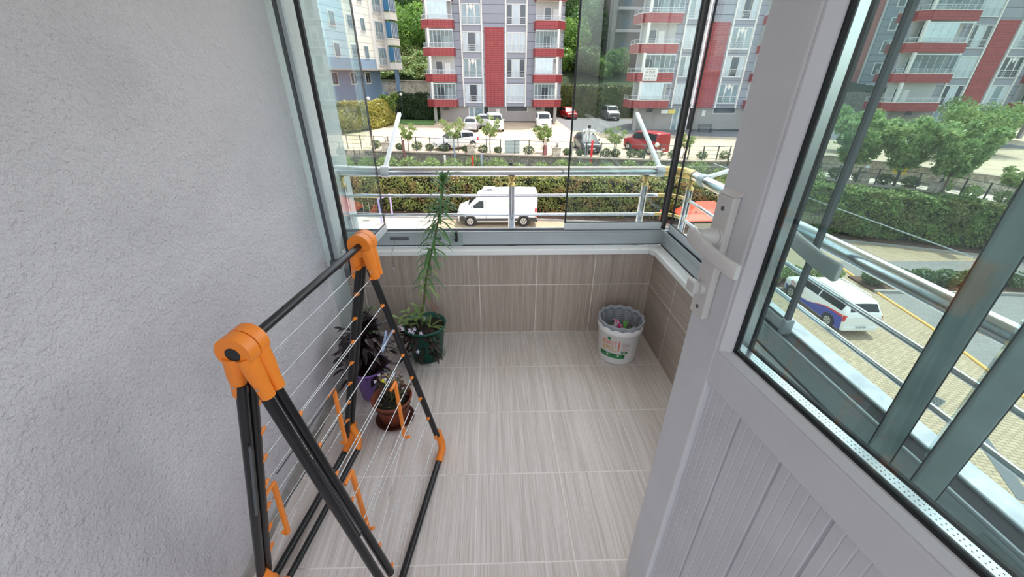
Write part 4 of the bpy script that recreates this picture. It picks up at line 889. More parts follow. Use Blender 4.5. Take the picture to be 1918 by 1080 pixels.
for (x, y, lb_) in ((-11.9, 47.9, 'small globe lamp post rising above the yellow hedge'), (-9.9, 56.5, 'small globe lamp post at the foot of the blue building column')):
    g = thing('globe_lamp', lb_, 'lamp', (x-1.3, y+.8, ZT)); MB().cyl((x-1.3, y+.8, ZT), (x-1.3, y+.8, ZT+3.1), .035, 8).build('pole', M['fence'], g); MB().sphere((x-1.3, y+.8, ZT+3.25), .2, 10).build('globe', M['globe'], g)
def pole(nm, lb_, cat, x, y, z0, z1, r, col):
    o = thing(nm, lb_, cat, (x, y, z0)); MB().cyl((x, y, z0), (x, y, z1-.03), r, 12).build('pole', mat(nm+'_paint', col, .5), o); MB().cyl((x, y, z1-.03), (x, y, z1), r*1.06, 12).build('pole_cap', mat(nm+'_cap', tuple(c*.8 for c in col), .5), o)
pole('brown_post', 'dull brown round post on the terrace wall left of the clipped shrubs', 'post', -7.0, 34.0, -7.3, -3.95, .11, (.20, .10, .09))
pole('blue_grey_post', 'slim blue-grey post in front of the white pickup', 'post', -2.7, 33.5, -7.3, -3.95, .07, (.24, .30, .38))
pole('white_post', 'short white post sticking up from the bank above the rail', 'post', -3.44, 32.5, -7.4, -4.85, .08, (.75, .74, .72))
pole('red_post', 'short bright red post on the bank above the rail', 'post', -1.17, 32.3, -7.4, -4.87, .085, (.75, .02, .03))
pole('grey_blue_post', 'short grey-blue post on the bank right of the short red one', 'post', -.43, 32.3, -7.4, -4.7, .08, (.30, .36, .46))
pole('red_post', 'tall bright red post in front of the dark parked car', 'post', 8.8, 32.8, -7.3, -3.62, .10, (.78, .02, .03))
bl = thing('bank_spotlight', 'small black and white spotlight standing on the bank above the rail', 'lamp', (1.92, 32, -7.3))
MB().cyl((1.86, 32, -7.3), (1.86, 32, -5.5), .03, 8).cyl((2.0, 32, -7.3), (2.0, 32, -5.5), .03, 8).build('legs', M['globe'], bl); MB().box(1.8, 31.9, -5.5, 2.1, 32.1, -5.3).build('lamp_head', M['gasket'], bl)
tk = thing('painted_trunk_post', 'pinkish painted tree-trunk post with a pale carved top', 'post', (4.95, 33.4, -6.6))
MB().tube([(4.95, 33.4, -6.6), (4.97, 33.4, -5), (4.98, 33.4, -4.1)], [.17, .16, .14], 12).build('trunk', mat('pink_brown_paint', (.36, .13, .13), .7), tk)
MB().tube([(4.98, 33.4, -4.1), (4.93, 33.35, -3.75), (4.98, 33.3, -3.5)], [.13, .10, .14], 10).tube([(4.9, 33.3, -3.95), (4.68, 33.25, -4.1), (4.6, 33.2, -4.4)], [.07, .08, .1], 8).build('carved_top', mat('pale_wood', (.62, .50, .38), .8), tk)
sl = thing('security_light_post', 'twin grey poles carrying a cluster of white cameras and lamps', 'camera post', (8.6, 33.6, ZT))
for dx in (-.11, .11): MB().cyl((8.55+dx, 33.6, ZT-.3), (8.55+dx, 33.6, -3.2), .035, 8).build('pole', M['alu_g'], sl)
MB().box(8.32, 33.5, -3.3, 8.58, 33.75, -2.85).box(8.7, 33.5, -3.28, 8.9, 33.7, -3.1).build('junction_box', M['white'], sl, bevel=.02)
for dx, dz in ((-.35, -2.85), (-.1, -2.78), (.15, -2.82), (.38, -2.88)): MB().tube([(8.55+dx, 33.6, dz), (8.55+dx*1.5, 33.35, dz-.12)], [.06, .085], 10).build('camera', M['white'], sl)
MB().box(8.48, 33.5, -2.72, 8.72, 33.6, -2.5).build('solar_panel', M['gasket'], sl)
ub = thing('utility_cabinet', 'pale grey-green utility cabinet standing behind the wire fence', 'cabinet', (2.22, 34.6, ZT))
MB().box(1.58, 34.4, ZT, 2.86, 34.9, ZT+1.05).build('body', mat('cabinet_grey', (.42, .50, .47), .6), ub, bevel=.02); MB().box(1.54, 34.35, ZT+1.05, 2.90, 34.95, ZT+1.12).build('lid', M['alu_l'], ub); MB().box(1.66, 34.385, ZT+.1, 2.2, 34.4, ZT+.98).box(2.24, 34.385, ZT+.1, 2.78, 34.4, ZT+.98).build('door', mat('cabinet_door', (.40, .48, .46), .6), ub)
# street furniture below
sw = thing('playground_swing', 'lilac and yellow playground swing frame at the left end of the hedge', 'swing', (-8, 28.4, ZS)); M['lilac'] = mat('lilac_paint', (.50, .38, .78), .4)
for (x, y) in ((-7.95, 27.4), (-7.45, 28.9)): MB().tube([(x, y, ZS), (x-.05*(1 if x < -7.7 else -1), y+(.15 if y < 28 else -.15), -7.1)], .065, 10).build('post', M['lilac'], sw)
MB().tube([(-8.0, 27.5, -7.12), (-7.4, 28.8, -7.12)], .06, 10).build('end_bar', M['lilac'], sw); MB().tube([(-7.7, 28.15, -7.15), (-12.2, 28.5, -7.15)], .06, 10).build('top_beam', mat('yellow_steel', (.80, .50, .03), .4), sw)
for x in (-9.2, -10.6):
    for dx in (-.22, .22): MB().tube([(x+dx, 28.3, -7.15), (x+dx, 28.3, -8.5)], .012, 5).build('chain', M['wire'], sw)
    MB().box(x-.25, 28.15, -8.53, x+.25, 28.45, -8.48).build('seat', M['gasket'], sw)
for (x, y) in ((-12.1, 27.5), (-12.3, 29.4)): MB().tube([(x, y, ZS), (-12.2, 28.5, -7.12)], .06, 10).build('post', M['lilac'], sw)
pf = thing('metal_bench_frame', 'thin dark metal bench frame standing on the pavement left of the van', 'bench', (-4.7, 26.3, ZS)); pm = mat('rusty_dark_steel', (.10, .08, .06), .7)
for y in (25.9, 26.9): MB().tube([(-5.15, y, ZS), (-5.1, y, ZS+.45), (-4.3, y, ZS+.45), (-4.3, y, ZS)], .022, 6).tube([(-4.3, y, ZS+.45), (-4.15, y, ZS+.9)], .022, 6).build('side_frame', pm, pf)
for k in range(4): MB().tube([(-5.05+.22*k, 25.9, ZS+.46), (-5.05+.22*k, 26.9, ZS+.46)], .018, 6).build('slat', pm, pf)
for z in (.65, .85): MB().tube([(-4.25+.1*(z > .7), 25.9, ZS+z), (-4.25+.1*(z > .7), 26.9, ZS+z)], .018, 6).build('back_slat', pm, pf)
pl = thing('playground_house', 'red-roofed playground house with pale panels in front of the hedge', 'playhouse', (16.3, 26.6, ZS)); pr_ = mat('coral_red_plastic', (.80, .10, .05), .5)
for (x, y) in ((15.1, 25.6), (17.5, 25.6), (15.1, 27.2), (17.5, 27.2)): MB().cyl((x, y, ZS), (x, y, -7.3), .07, 10).build('post', pm, pl)
MB().add([(14.3, 25.0, -7.9), (18.0, 25.0, -7.9), (18.0, 27.7, -7.9), (14.3, 27.7, -7.9), (15.4, 26.3, -6.8), (16.7, 26.3, -6.8)], [(0, 1, 5, 4), (1, 2, 5), (2, 3, 4, 5), (3, 0, 4)]).build('roof', pr_, pl, solid=.05)
MB().box(15.1, 25.55, -8.75, 17.5, 25.62, -8.25).build('panel', mat('pale_panel', (.50, .48, .36), .7), pl)
MB().prism([(17.9, 25.4, ZS+.02), (19.7, 25.4, ZS+.02), (19.0, 25.4, ZS+.55), (18.3, 25.4, ZS+.55)], (0, .8, 0)).build('slide', pr_, pl)
hb = thing('spring_rider', 'small red spring rider left of the red-roofed playhouse', 'spring rider', (13.3, 26.8, ZS)); MB().cyl((13.3, 26.8, ZS), (13.3, 26.8, ZS+.45), .1, 10).build('spring', pm, hb); MB().sphere((13.3, 26.8, ZS+.75), .3, 8, (1, .4, 1)).box(13.0, 26.7, ZS+.9, 13.25, 26.9, ZS+1.35).build('body', pr_, hb)
for (x, y, l) in ((16.3, 8.1, 'dark iron drain grate in the beige pavers below the thick grey-green profiles'),):
    g = thing('drain_grate', l, 'drain grate', (x, y, ZS), R(25), local=True)
    MB().box(-.55, -.2, 0, .55, .2, .015).build('frame', M['dgrey'], g)
    for k in range(9): MB().box(-.5+.115*k, -.17, .015, -.45+.115*k, .17, .03).build('slot_bar', M['fence'], g)
g = thing('drain_channel', 'long dark drain channel in the pavers at the lower right', 'drain channel', (15.9, 5.6, ZS), R(62), local=True)
MB().box(-1.5, -.2, 0, 1.5, .2, .015).build('frame', M['dgrey'], g)
# ------------------------------------------------------------------ vehicles
M['cglass'] = mat('dark_car_glass', (.012, .018, .02), .12, spec=.4); M['tyre'] = mat('tyre_rubber', (.02, .02, .02), .8); M['rim'] = mat('silver_rim', (.55, .56, .57), .3, .6)
M['tail'] = mat('red_tail_light', (.60, .02, .02), .25); M['hlamp'] = mat('headlamp', (.60, .63, .65), .15); M['bump'] = mat('dark_bumper_plastic', (.045, .045, .045), .6); M['plate'] = mat('number_plate', (.70, .70, .68), .5); M['ink'] = mat('black_ink', (.02, .02, .02), .6)
M['cwhite'] = mat('white_car_paint', (.80, .80, .79), .3, var=.01); M['csilver'] = mat('silver_car_paint', (.50, .51, .53), .3, .3); M['cred'] = mat('red_car_paint', (.34, .012, .018), .3); M['cdark'] = mat('dark_car_paint', (.06, .06, .065), .25); M['cgrey'] = mat('grey_car_paint', (.20, .20, .20), .3, .3)
KIND = {
 'hatch': dict(st=[(2.05, .35, .60, .63, .68, .60), (1.93, .24, .74, .78, .80, .68), (1.1, .20, .90, .96, .85, .70), (.45, .20, .94, 1.42, .85, .60), (-.3, .20, .96, 1.50, .85, .61), (-1.45, .20, .98, 1.42, .84, .60), (-1.92, .24, .98, 1.02, .80, .66), (-2.02, .34, .90, .92, .74, .64)], ws=(1.08, .50), rw=(-1.50, -1.90), sw=(.78, -1.45), wh=(1.32, -1.30), wr=.31),
 'mpv': dict(st=[(2.22, .36, .66, .70, .70, .60), (2.08, .24, .84, .90, .82, .70), (1.35, .20, 1.0, 1.08, .87, .72), (.62, .20, 1.02, 1.58, .87, .62), (-.4, .20, 1.04, 1.66, .87, .64), (-1.85, .20, 1.08, 1.62, .87, .62), (-2.15, .24, 1.06, 1.16, .86, .74), (-2.22, .34, .95, .97, .82, .74)], ws=(1.30, .68), rw=(-1.92, -2.13), sw=(.95, -1.85), wh=(1.38, -1.38), wr=.33),
 'boxy': dict(st=[(2.05, .38, .75, .80, .70, .62), (1.95, .26, .95, 1.0, .84, .72), (1.2, .22, 1.08, 1.15, .88, .76), (.65, .22, 1.10, 1.74, .88, .70), (-.3, .22, 1.10, 1.82, .88, .72), (-1.98, .22, 1.10, 1.78, .88, .72), (-2.06, .26, 1.08, 1.70, .86, .70)], ws=(1.16, .70), rw=None, sw=(.85, -1.85), wh=(1.32, -1.30), wr=.33),
 'van': dict(st=[(3.0, .42, .95, 1.0, .80, .70), (2.9, .32, 1.15, 1.22, .98, .84), (2.25, .28, 1.32, 1.48, 1.02, .84), (1.45, .28, 1.38, 2.22, 1.02, .80), (.95, .28, 1.40, 2.50, 1.02, .82), (-1.0, .28, 1.40, 2.56, 1.02, .84), (-2.92, .30, 1.40, 2.52, 1.02, .84), (-3.0, .36, 1.40, 2.42, 1.0, .82)], ws=(2.18, 1.52), rw=None, sw=None, wh=(2.05, -1.98), wr=.39)}
def lerp_st(st, x):
    for a, b in zip(st, st[1:]):
        if a[0] >= x >= b[0]:
            f = (a[0]-x)/(a[0]-b[0]+1e-9); return [a[i]+(b[i]-a[i])*f for i in range(6)]
    return list(st[0] if x > st[0][0] else st[-1])
def side_y(st, x, z):
    _, zl, zb, zr_, w, wr = lerp_st(st, x); zm = (zl+zb)/2
    P = [(zl, w*.94), (zm, w), (zb, w*.985), (zr_-.06*(zr_-zb), wr+.03), (zr_, wr)]
    for (z0, y0), (z1, y1) in zip(P, P[1:]):
        if z <= z1: return y0+(y1-y0)*max(0, min(1, (z-z0)/(z1-z0+1e-9)))
    return wr
def patch(st, side, x0, x1, zlo, zhi, off=.008, n=14, k=5):
    rows = []
    for j in range(k+1):
        r = []
        for i in range(n+1):
            x = x0+(x1-x0)*i/n; a, b = zlo(x) if callable(zlo) else zlo, zhi(x) if callable(zhi) else zhi
            z = a+(b-a)*j/k; r.append((x, side*(side_y(st, x, z)+off), z))
        rows.append(r)
    return MB().grid(rows)
def vehicle(nm, label, cat, loc, rz, kind, paint, extra=None, scale=1):
    K = KIND[kind]; st = K['st']; o = thing(nm, label, cat, loc, rz, local=True); o.scale = (scale,)*3
    # denser body loft
    xs = []
    for a, b in zip(st, st[1:]): xs += [a[0]+(b[0]-a[0])*i/3 for i in range(3)]
    xs.append(st[-1][0]); rows = []
    for x in xs:
        _, zl, zb, zr_, w, wr = lerp_st(st, x); zm = (zl+zb)/2; q = zr_-.06*(zr_-zb)
        half = [(w*.90, zl), (w*.94, zl+.02), (w, zm), (w*.985, zb), (wr+.03, q), (wr, zr_), (wr*.5, zr_+.025)]
        rows.append([(x, y, z) for y, z in half]+[(x, -y, z) for y, z in reversed(half)])
    mb = MB().grid(rows, True, True); mb.add(rows[0], [tuple(range(len(rows[0])))]); mb.add(rows[-1], [tuple(range(len(rows[-1])-1, -1, -1))])
    body = mb.build('body', paint, o)
    top = lambda x: lerp_st(st, x)[3]+.028
    def across(x0, x1, nm_):
        rows = []
        for i in range(5):
            x = x0+(x1-x0)*i/4; wr = lerp_st(st, x)[5]*.92; rows.append([(x, y, top(x)-.02*abs(y/wr)**2+.004) for y in (-wr, -wr*.5, 0, wr*.5, wr)])
        MB().grid(rows).build(nm_, M['cglass'], o)
    across(*K['ws'], 'windscreen')
    if K['rw']: across(*K['rw'], 'rear_window')
    for s in (1, -1):
        if K['sw']:
            x0, x1 = K['sw']
            zhi = lambda x: lerp_st(st, x)[3]-.10*(lerp_st(st, x)[3]-lerp_st(st, x)[2])-.02
            zlo = lambda x: min(lerp_st(st, x)[2]+.05, zhi(x)-.01)
            w_ = patch(st, s, x0, x1, zlo, zhi, n=20).build('side_window', M['cglass'], o)
            xm = (x0+x1)/2+.1; patch(st, s, xm+.03, xm-.03, zlo, zhi, .012, 2).build('door_pillar', paint, w_)
        for x in K['wh']:
            w = lerp_st(st, x)[4]; y = s*(w-.10)
            MB().disc((x, s*(w+.004), K['wr']+.02), K['wr']*1.16, (0, s, 0), 24).build('wheel_arch', M['ink'], o)
            wl = MB().tube([(x, y-s*.10, K['wr']), (x, y+s*.115, K['wr'])], K['wr'], 24).build('wheel', M['tyre'], o)
            mb = MB().tube([(x, y+s*.10, K['wr']), (x, y+s*.125, K['wr'])], K['wr']*.62, 20); mb.build('rim', M['rim'], wl)
            for k in range(5):
                a = 2*PI*k/5; MB().bar((x+math.cos(a)*.06, y+s*.128, K['wr']+math.sin(a)*.06), (x+math.cos(a+.35)*K['wr']*.5, y+s*.128, K['wr']+math.sin(a+.35)*K['wr']*.5), .05, .006, up=(0, 1, 0)).build('rim_opening', M['ink'], wl)
        xf = K['ws'][0]-.35; zb = lerp_st(st, xf)[2]; MB().sphere((xf, s*(side_y(st, xf, zb)+.10), zb+.10), .10, 8, (.7, 1, .9)).build('mirror', paint if kind != 'van' else M['cwhite'], o)
        f = st[1]; MB().sphere((f[0]-.06, s*(f[4]-.16), f[2]-.10), .17, 8, (1, .9, .55)).build('headlight', M['hlamp'], o)
        r = st[-2]; MB().box(r[0]-.05, s*(r[4]-.22) if s > 0 else s*(r[4]+.01), r[2]-.32, r[0]+.10, s*(r[4]+.01) if s > 0 else s*(r[4]-.22), r[2]-.02).build('tail_light', M['tail'], o, bevel=.02)
    b0 = st[0]; MB().box(b0[0]-.10, -b0[4], b0[1]-.06, b0[0]+.03, b0[4], b0[1]+.14).build('front_bumper', paint if kind != 'van' else M['bump'], o, bevel=.04)
    MB().box(b0[0]+.0, -.35, b0[2]-.14, b0[0]+.035, .35, b0[2]-.04).build('grille', M['ink'], o)
    b1 = st[-1]; MB().box(b1[0]-.04, -b1[4], b1[1]-.06, b1[0]+.10, b1[4], b1[1]+.16).build('rear_bumper', paint if kind != 'van' else M['bump'], o, bevel=.04)
    for x, d in ((b0[0]+.04, 1), (b1[0]-.045, -1)): MB().box(x-.006, -.26, .42, x+.006, .26, .53).build('number_plate', M['plate'], o)
    if extra: extra(o, st)
    return o
def van_extra(o, st):
    for s in (1, -1):
        def zh(x): return 1.98-max(0, (x-1.25))*.85
        MB_ = patch(st, s, 2.02, 1.02, 1.40, lambda x: max(1.43, min(1.93, 2.02-max(0, (x-1.2))*.75)), .010, 16).build('cab_window', M['cglass'], o)
        for x0, x1 in ((.72, -1.05), (-1.12, -2.80)):
            for (a, b, c, d) in ((x0, x1, 1.32, 1.335), (x0, x1, 1.96, 1.975), (x0, x0-.015, 1.32, 1.975), (x1+.015, x1, 1.32, 1.975)): patch(st, s, a, b, c, d, .010, 4, 1).build('panel_crease', M['plate'], o)
        for x in (.86, -1.1): patch(st, s, x, x-.015, .55, 1.95, .010, 2, 6).build('door_seam', M['bump'], o)
        patch(st, s, 1.55, -1.5, .42, .60, .02, 6, 2).build('sill_trim', M['bump'], o)
        patch(st, s, -2.35, -2.98, .34, .68, .02, 4, 2).build('rear_trim', M['bump'], o)
        for x in K_W['van']:
            rows = [[(x+math.cos(t)*r_, s*(1.035), .38+math.sin(t)*r_) for t in [PI*i/12 for i in range(13)]] for r_ in (.38, .50)]; MB().grid(rows).build('arch_trim', M['bump'], o, solid=.04)
        patch(st, s, 2.92, 2.45, .36, .80, .02, 4, 2).build('front_corner_trim', M['bump'], o)
        MB().box(-2.99, s*.985-.03, .72, -2.86, s*.985+.05, 1.0).build('side_lamp', M['tail'], o)
    MB().box(.15, -.42, 2.56, 1.05, .42, 2.72).build('roof_unit', M['cwhite'], o, bevel=.08)
    MB().box(.4, .40, 2.62, .75, .43, 2.68).build('roof_vent', M['ink'], o)
K_W = {'van': (2.05, -1.98)}
vehicle('delivery_van', 'white high-roof delivery van parked along the hedge', 'van', (.75, 27.95, ZS), R(178.6), 'van', M['cwhite'], van_extra)
M['blue'] = mat('royal_blue_livery', (.035, .06, .36), .3)
def mpv_extra(o, st):
    for s in (1, -1):
        zb_ = lambda x: .34+.56/(1+math.exp((x+.35)*2.6))+.02*(x+2)
        patch(st, s, 1.95, -2.10, .25, lambda x: max(.27, zb_(x)) if x < 1.0 else max(.27, zb_(1.0)+.20*(x-1)), .006, 40, 6).build('blue_livery', M['blue'], o)
        patch(st, s, .1, -2.02, lambda x: zb_(x)-.004, lambda x: zb_(x)+.10*max(0, min(1, (.1-x)/2.1)), .0075, 24, 2).build('red_stripe', M['tail'], o)
    t_ = text('livery_lettering', 'GINKA', .26, M['tail'], (.98, side_y(st, .98, .83)+.012, .84), (R(87), 0, R(180)), o, .001)
    MB().tube([(1.52+math.cos(a)*.11, side_y(st, 1.5, .85)+.012, .86+math.sin(a)*.11) for a in [2*PI*i/20 for i in range(19)]], .012, 6).bar((1.46, side_y(st, 1.5, .85)+.012, .80), (1.52, side_y(st, 1.5, .85)+.012, .93), .02, .004).bar((1.58, side_y(st, 1.5, .85)+.012, .80), (1.52, side_y(st, 1.5, .85)+.012, .93), .02, .004).build('livery_emblem', M['tail'], o)
    text('plate_lettering', '61 ZP 769', .10, M['ink'], (-2.275, 0, .475), (R(90), 0, R(-90)), o, .001)
    MB().box(-2.20, -.30, .97, -2.225, .30, 1.0).build('tailgate_handle', M['plate'], o)
    for s in (1, -1): MB().tube([(.4, s*.62, 1.64), (.3, s*.62, 1.70), (-1.4, s*.62, 1.70), (-1.5, s*.62, 1.66)], .02, 6).build('roof_bar', M['cwhite'], o)
vehicle('passenger_car', 'white and blue company car with red stripe parked on the beige pavers', 'car', (16.95, 14.55, ZS), R(88), 'mpv', M['cwhite'], mpv_extra, 1.0)
vehicle('parked_car', 'silver hatchback parked tail-out by the building entrance, left of the pair', 'car', (-1.7, 49.2, ZT), R(84), 'hatch', M['csilver'])
vehicle('parked_car', 'dark-windowed white hatchback squeezed between the silver one and the white off-roader', 'car', (-.35, 52.8, ZT), R(86), 'hatch', M['cwhite'])
vehicle('parked_car', 'white boxy off-roader parked by the entrance behind the young tree', 'car', (.95, 49.6, ZT), R(-84), 'boxy', M['cwhite'])
vehicle('parked_car', 'white boxy car half hidden by the dense low young tree', 'car', (7.0, 51.6, ZT), R(-92), 'boxy', M['cwhite'])
vehicle('parked_car', 'white car seen side-on behind the fence at the second pier', 'car', (-2.8, 36.7, ZT), R(212), 'hatch', M['cwhite'], None, 1.0)
vehicle('parked_car', 'dark car with grey bonnet parked nose toward the fence', 'car', (9.15, 36.4, ZT), R(-88), 'hatch', M['cdark'])
vehicle('parked_car', 'red van parked behind the fourth pier', 'car', (14.6, 36.3, ZT), R(118), 'boxy', M['cred'])
vehicle('parked_car', 'grey off-roader parked in the shade between the two apartment blocks', 'car', (18.6, 63.2, ZT), R(-90), 'boxy', M['cgrey'], None, 1.08)
vehicle('parked_car', 'dark red car parked in the shade beside the middle apartment block', 'car', (12.3, 64.2, ZT), R(-80), 'hatch', M['cred'], None, 1.05)
vehicle('parked_car', 'white car glimpsed through the trees in front of the right building', 'car', (42.0, 39.9, ZT), R(160), 'hatch', M['cwhite'])
bn = thing('garden_bench', 'dark slatted bench against the ground floor of the right-hand block', 'bench', (27.1, 50.1, ZT)); bm_ = mat('dark_bench_wood', (.12, .13, .12), .8)
for k in range(3): MB().box(26.2, 50.0+.14*k, ZT+.45, 28.0, 50.11+.14*k, ZT+.49).build('seat_slat', bm_, bn); MB().box(26.2, 50.42, ZT+.58+.14*k, 28.0, 50.46, ZT+.68+.14*k).build('back_slat', bm_, bn)
for x in (26.35, 27.85): MB().box(x-.03, 50.0, ZT, x+.03, 50.46, ZT+.45).box(x-.03, 50.42, ZT, x+.03, 50.46, ZT+1.0).build('end_frame', M['fence'], bn)

# ------------------------------------------------------------------ apartment blocks
M['siding'] = brick_mat('grey_siding', (.30, .315, .365), (.32, .335, .385), (.10, .105, .13), 1, 60, .95, .035, off=0, plane='wall', rough=.7)
M['redtile'] = brick_mat('red_facade_tile', (.38, .065, .065), (.33, .05, .055), (.16, .022, .025), 1, .48, .24, .022, off=0, plane='wall', rough=.5)
M['fwhite'] = mat('white_facade_trim', (.76, .75, .72), .6); M['gfloor'] = mat('grey_beige_render', (.36, .33, .31), .85, var=.06, vscale=.5)
M['wglass'] = mat('reflecting_window_glass', (.22, .30, .33), .06, spec=1.0, var=.25, vscale=.6); M['wdark'] = mat('dark_window_glass', (.05, .06, .08), .08, spec=.8); M['curt'] = mat('pale_curtain', (.55, .62, .66), .8, var=.12, vscale=12, stretch=(1, 1, .05)); M['blind'] = mat('pale_blue_glazing', (.58, .70, .75), .25, var=.06, vscale=2)
M['brail'] = mat('aluminium_balustrade', (.66, .68, .71), .4, .3); M['wallin'] = mat('balcony_back_wall', (.50, .50, .49), .8)
FH = 2.93
def apartment(label, x0, y0, zf, zg, rz=0, nf=6, W_=18.2, depth=7.5, wrap=1, ext=0, splay=0, side_m='redtile', mirror=False):
    o = thing('apartment_building', label, 'building', (x0, y0, zg), rz, local=True)
    z0 = zf-zg; H = z0+FH*nf+.6; mx = (lambda a, b: (W_-b, W_-a)) if mirror else (lambda a, b: (a, b))
    MB().prism([(.6-ext, 0, z0), (W_-.6, 0, z0), (W_-.6, depth, z0), (.6-ext+splay, depth, z0)], (0, 0, H-z0)).build('wall', M['siding'], o)
    MB().prism([(1.2-ext, .35, 0), (W_-1.2, .35, 0), (W_-1.2, depth-.5, 0), (1.4-ext+splay, depth-.5, 0)], (0, 0, z0)).build('ground_floor_wall', M['gfloor'], o)
    MB().prism([(.3-ext, -.4, H), (W_-.3, -.4, H), (W_-.3, depth+.3, H), (.3-ext+splay, depth+.3, H)], (0, 0, .35)).build('roof_edge', M['fwhite'], o)
    for s, xx in ((0, .6-ext), (1, W_-.6)):    # side walls of red tile with pale corner strips
        q = lambda y, e: xx+(splay*y/depth-e if s == 0 else e)
        MB().prism([(q(2.4, 0), 2.4, z0), (q(2.4, .05), 2.4, z0), (q(depth, .05), depth, z0), (q(depth, 0), depth, z0)], (0, 0, H-z0)).build('side_wall', M[side_m], o)
        for y in (2.3, 4.6, 7.0): MB().box(min(q(y, -.1), q(y, .12)), y, z0, max(q(y, -.1), q(y, .12)), y+.18, H).build('side_strip', M['fwhite'], o)
    for px in (4.6, 7.2, 10.2, 12.85): MB().box(px-.09, -.14, z0-.05, px+.09, 0, H).build('pilaster', M['fwhite'], o)
    a, b = 7.50, 9.95; MB().box(a, -.05, z0, b, 0, z0+FH*3+.25 if nf > 4 else H).build('red_panel', M['redtile'], o)
    kk = 0
    for f in range(nf):
        z = z0+f*FH
        for wi, (a, b) in enumerate(((4.75, 7.05), (10.35, 12.7))):
            w = MB().box(a, -.06, z+.50, b, 0, z+.60).box(a, -.06, z+2.62, b, 0, z+2.70).box(a, -.06, z+.6, a+.03, 0, z+2.62).box(b-.03, -.06, z+.6, b, 0, z+2.62).build('window', M['fwhite'], o)
            MB().box(a+.02, -.02, z+.6, b-.02, .0, z+2.62).build('pane', M['wglass'] if (f+wi) % 2 else M['wdark'], w)
            for t in (0, .28, .70, 1):
                xx = a+(b-a)*t; MB().box(xx-.035, -.05, z+.6, xx+.035, -.01, z+2.62).build('mullion', M['fwhite'], w)
            kind = (f*2+wi+int(x0)) % 4
            if kind in (0, 2): MB().box(a+(b-a)*.30, -.028, z+.62, a+(b-a)*.68, -.021, z+2.6).build('curtain', M['curt'], w)
            if kind in (1, 2):
                for c0, c1 in ((a+.06, a+(b-a)*.26), (a+(b-a)*.73, b-.06)): MB().box(c0, -.028, z+.62, c1, -.021, z+2.6).build('curtain', M['curt'], w)
            if kind == 3: MB().add([(a+.8, -.03, z+2.6), (a+1.55, -.03, z+2.6), (a+1.18, -.03, z+2.0)], [(0, 1, 2)]).add([(a+.7, -.03, z+2.6), (a+.95, -.03, z+2.6), (a+.72, -.03, z+1.2)], [(0, 1, 2)]).add([(a+1.6, -.03, z+2.6), (a+1.4, -.03, z+2.6), (a+1.6, -.03, z+1.2)], [(0, 1, 2)]).build('curtain', M['fwhite'], w)
            mb = MB().box(a, -.14, z+.46, b, 0, z+.52)
            for h in (.82, 1.05, 1.28): mb.box(a, -.13, z+h, b, -.10, z+h+(.05 if h > 1.2 else .025))
            for t in (0, .33, .66, 1): xx = a+(b-a)*t; mb.box(xx-.02, -.13, z+.5, xx+.02, -.10, z+1.3)
            mb.build('window_railing', M['brail'], w)
        for s in (0, 1):
            a, b = (-.05-ext, 3.75) if s == 0 else (W_-4.4, W_-.75); pr = 1.25
            sgn = 1 if s == 0 else -1; out = a if s == 0 else b; inn = b if s == 0 else a
            # plan of the parapet: chamfered towards the outer side
            plan = [(inn, 0), (inn-sgn*.12, -pr), (out+sgn*.75, -pr), (out-sgn*.15*wrap, -pr+.75), (out-sgn*.15*wrap, 1.9)]
            bal = MB()
            for p, q in zip(plan, plan[1:]): bal.bar((*p, z+.45), (*q, z+.45), .12, .90)
            bal = bal.build('balcony', M['redtile'], o)
            pl_ = [(p[0], p[1], z) for p in plan]+[(inn, 1.9, z)]
            MB().prism(pl_ if s else pl_[::-1], (0, 0, .12)).build('floor_slab', M['fwhite'], bal)
            mb = MB()
            for p, q in zip(plan, plan[1:]): mb.bar((*p, z+.93), (*q, z+.93), .20, .06)
            mb.build('parapet_cap', M['fwhite'], bal)
            mb = MB()
            for p, q in zip(plan[1:], plan[2:]):
                for h in (1.08, 1.22, 1.38): mb.bar((*p, z+h), (*q, z+h), .035, .05 if h > 1.3 else .025)
                n_ = max(1, int((Vector(q)-Vector(p)).length/.9))
                for k in range(n_+1): c = Vector(p).lerp(Vector(q), k/n_); mb.box(c.x-.02, c.y-.02, z+.95, c.x+.02, c.y+.02, z+1.38)
            mb.build('balustrade', M['brail'], bal)
            # back wall with door
            xa, xb = min(inn, out)+.15, max(inn, out)-.15
            MB().box(xa, -.02, z+.1, xb, 0, z+FH).build('back_wall', M['wallin'], bal)
            MB().box(xa+1.1, -.05, z+.12, xa+1.9, -.02, z+2.3).build('balcony_door', M['wdark'], bal)
            MB().box(xa+1.0, -.04, z+.12, xa+1.1, -.02, z+2.36).box(xa+1.9, -.04, z+.12, xa+2.0, -.02, z+2.36).box(xa+2.2, -.04, z+.9, xa+2.9, -.02, z+2.2).build('door_frame', M['fwhite'], bal)
            MB().box(out+sgn*.68-.14, -pr-.02, z+.9, out+sgn*.68+.14, -pr+.26, z+FH).build('corner_post', M['fwhite'], bal)
            g = (f+s*2+int(abs(x0))) % 4
            if g != 0:
                p, q = plan[1], plan[2]; n_ = 6
                m_ = M['blind'] if g == 2 else glass('balcony_glazing', (.75, .82, .84)) if 'bglz' not in M else M['bglz']
                M.setdefault('bglz', m_) if g != 2 else None
                MB().box(min(p[0], q[0])+.05, -pr+.03, z+1.0, max(p[0], q[0])-.05 if g != 2 else (p[0]+q[0])/2+.9, -pr+.05, z+2.72).build('glazing', m_, bal)
                mb = MB().box(min(p[0], q[0]), -pr, z+2.72, max(p[0], q[0]), -pr+.10, z+2.82)
                for k in range(n_+1): c = p[0]+(q[0]-p[0])*k/n_; mb.box(c-.018, -pr, z+.95, c+.018, -pr+.04, z+2.75)
                mb.build('glazing_frame', M['brail'], bal)
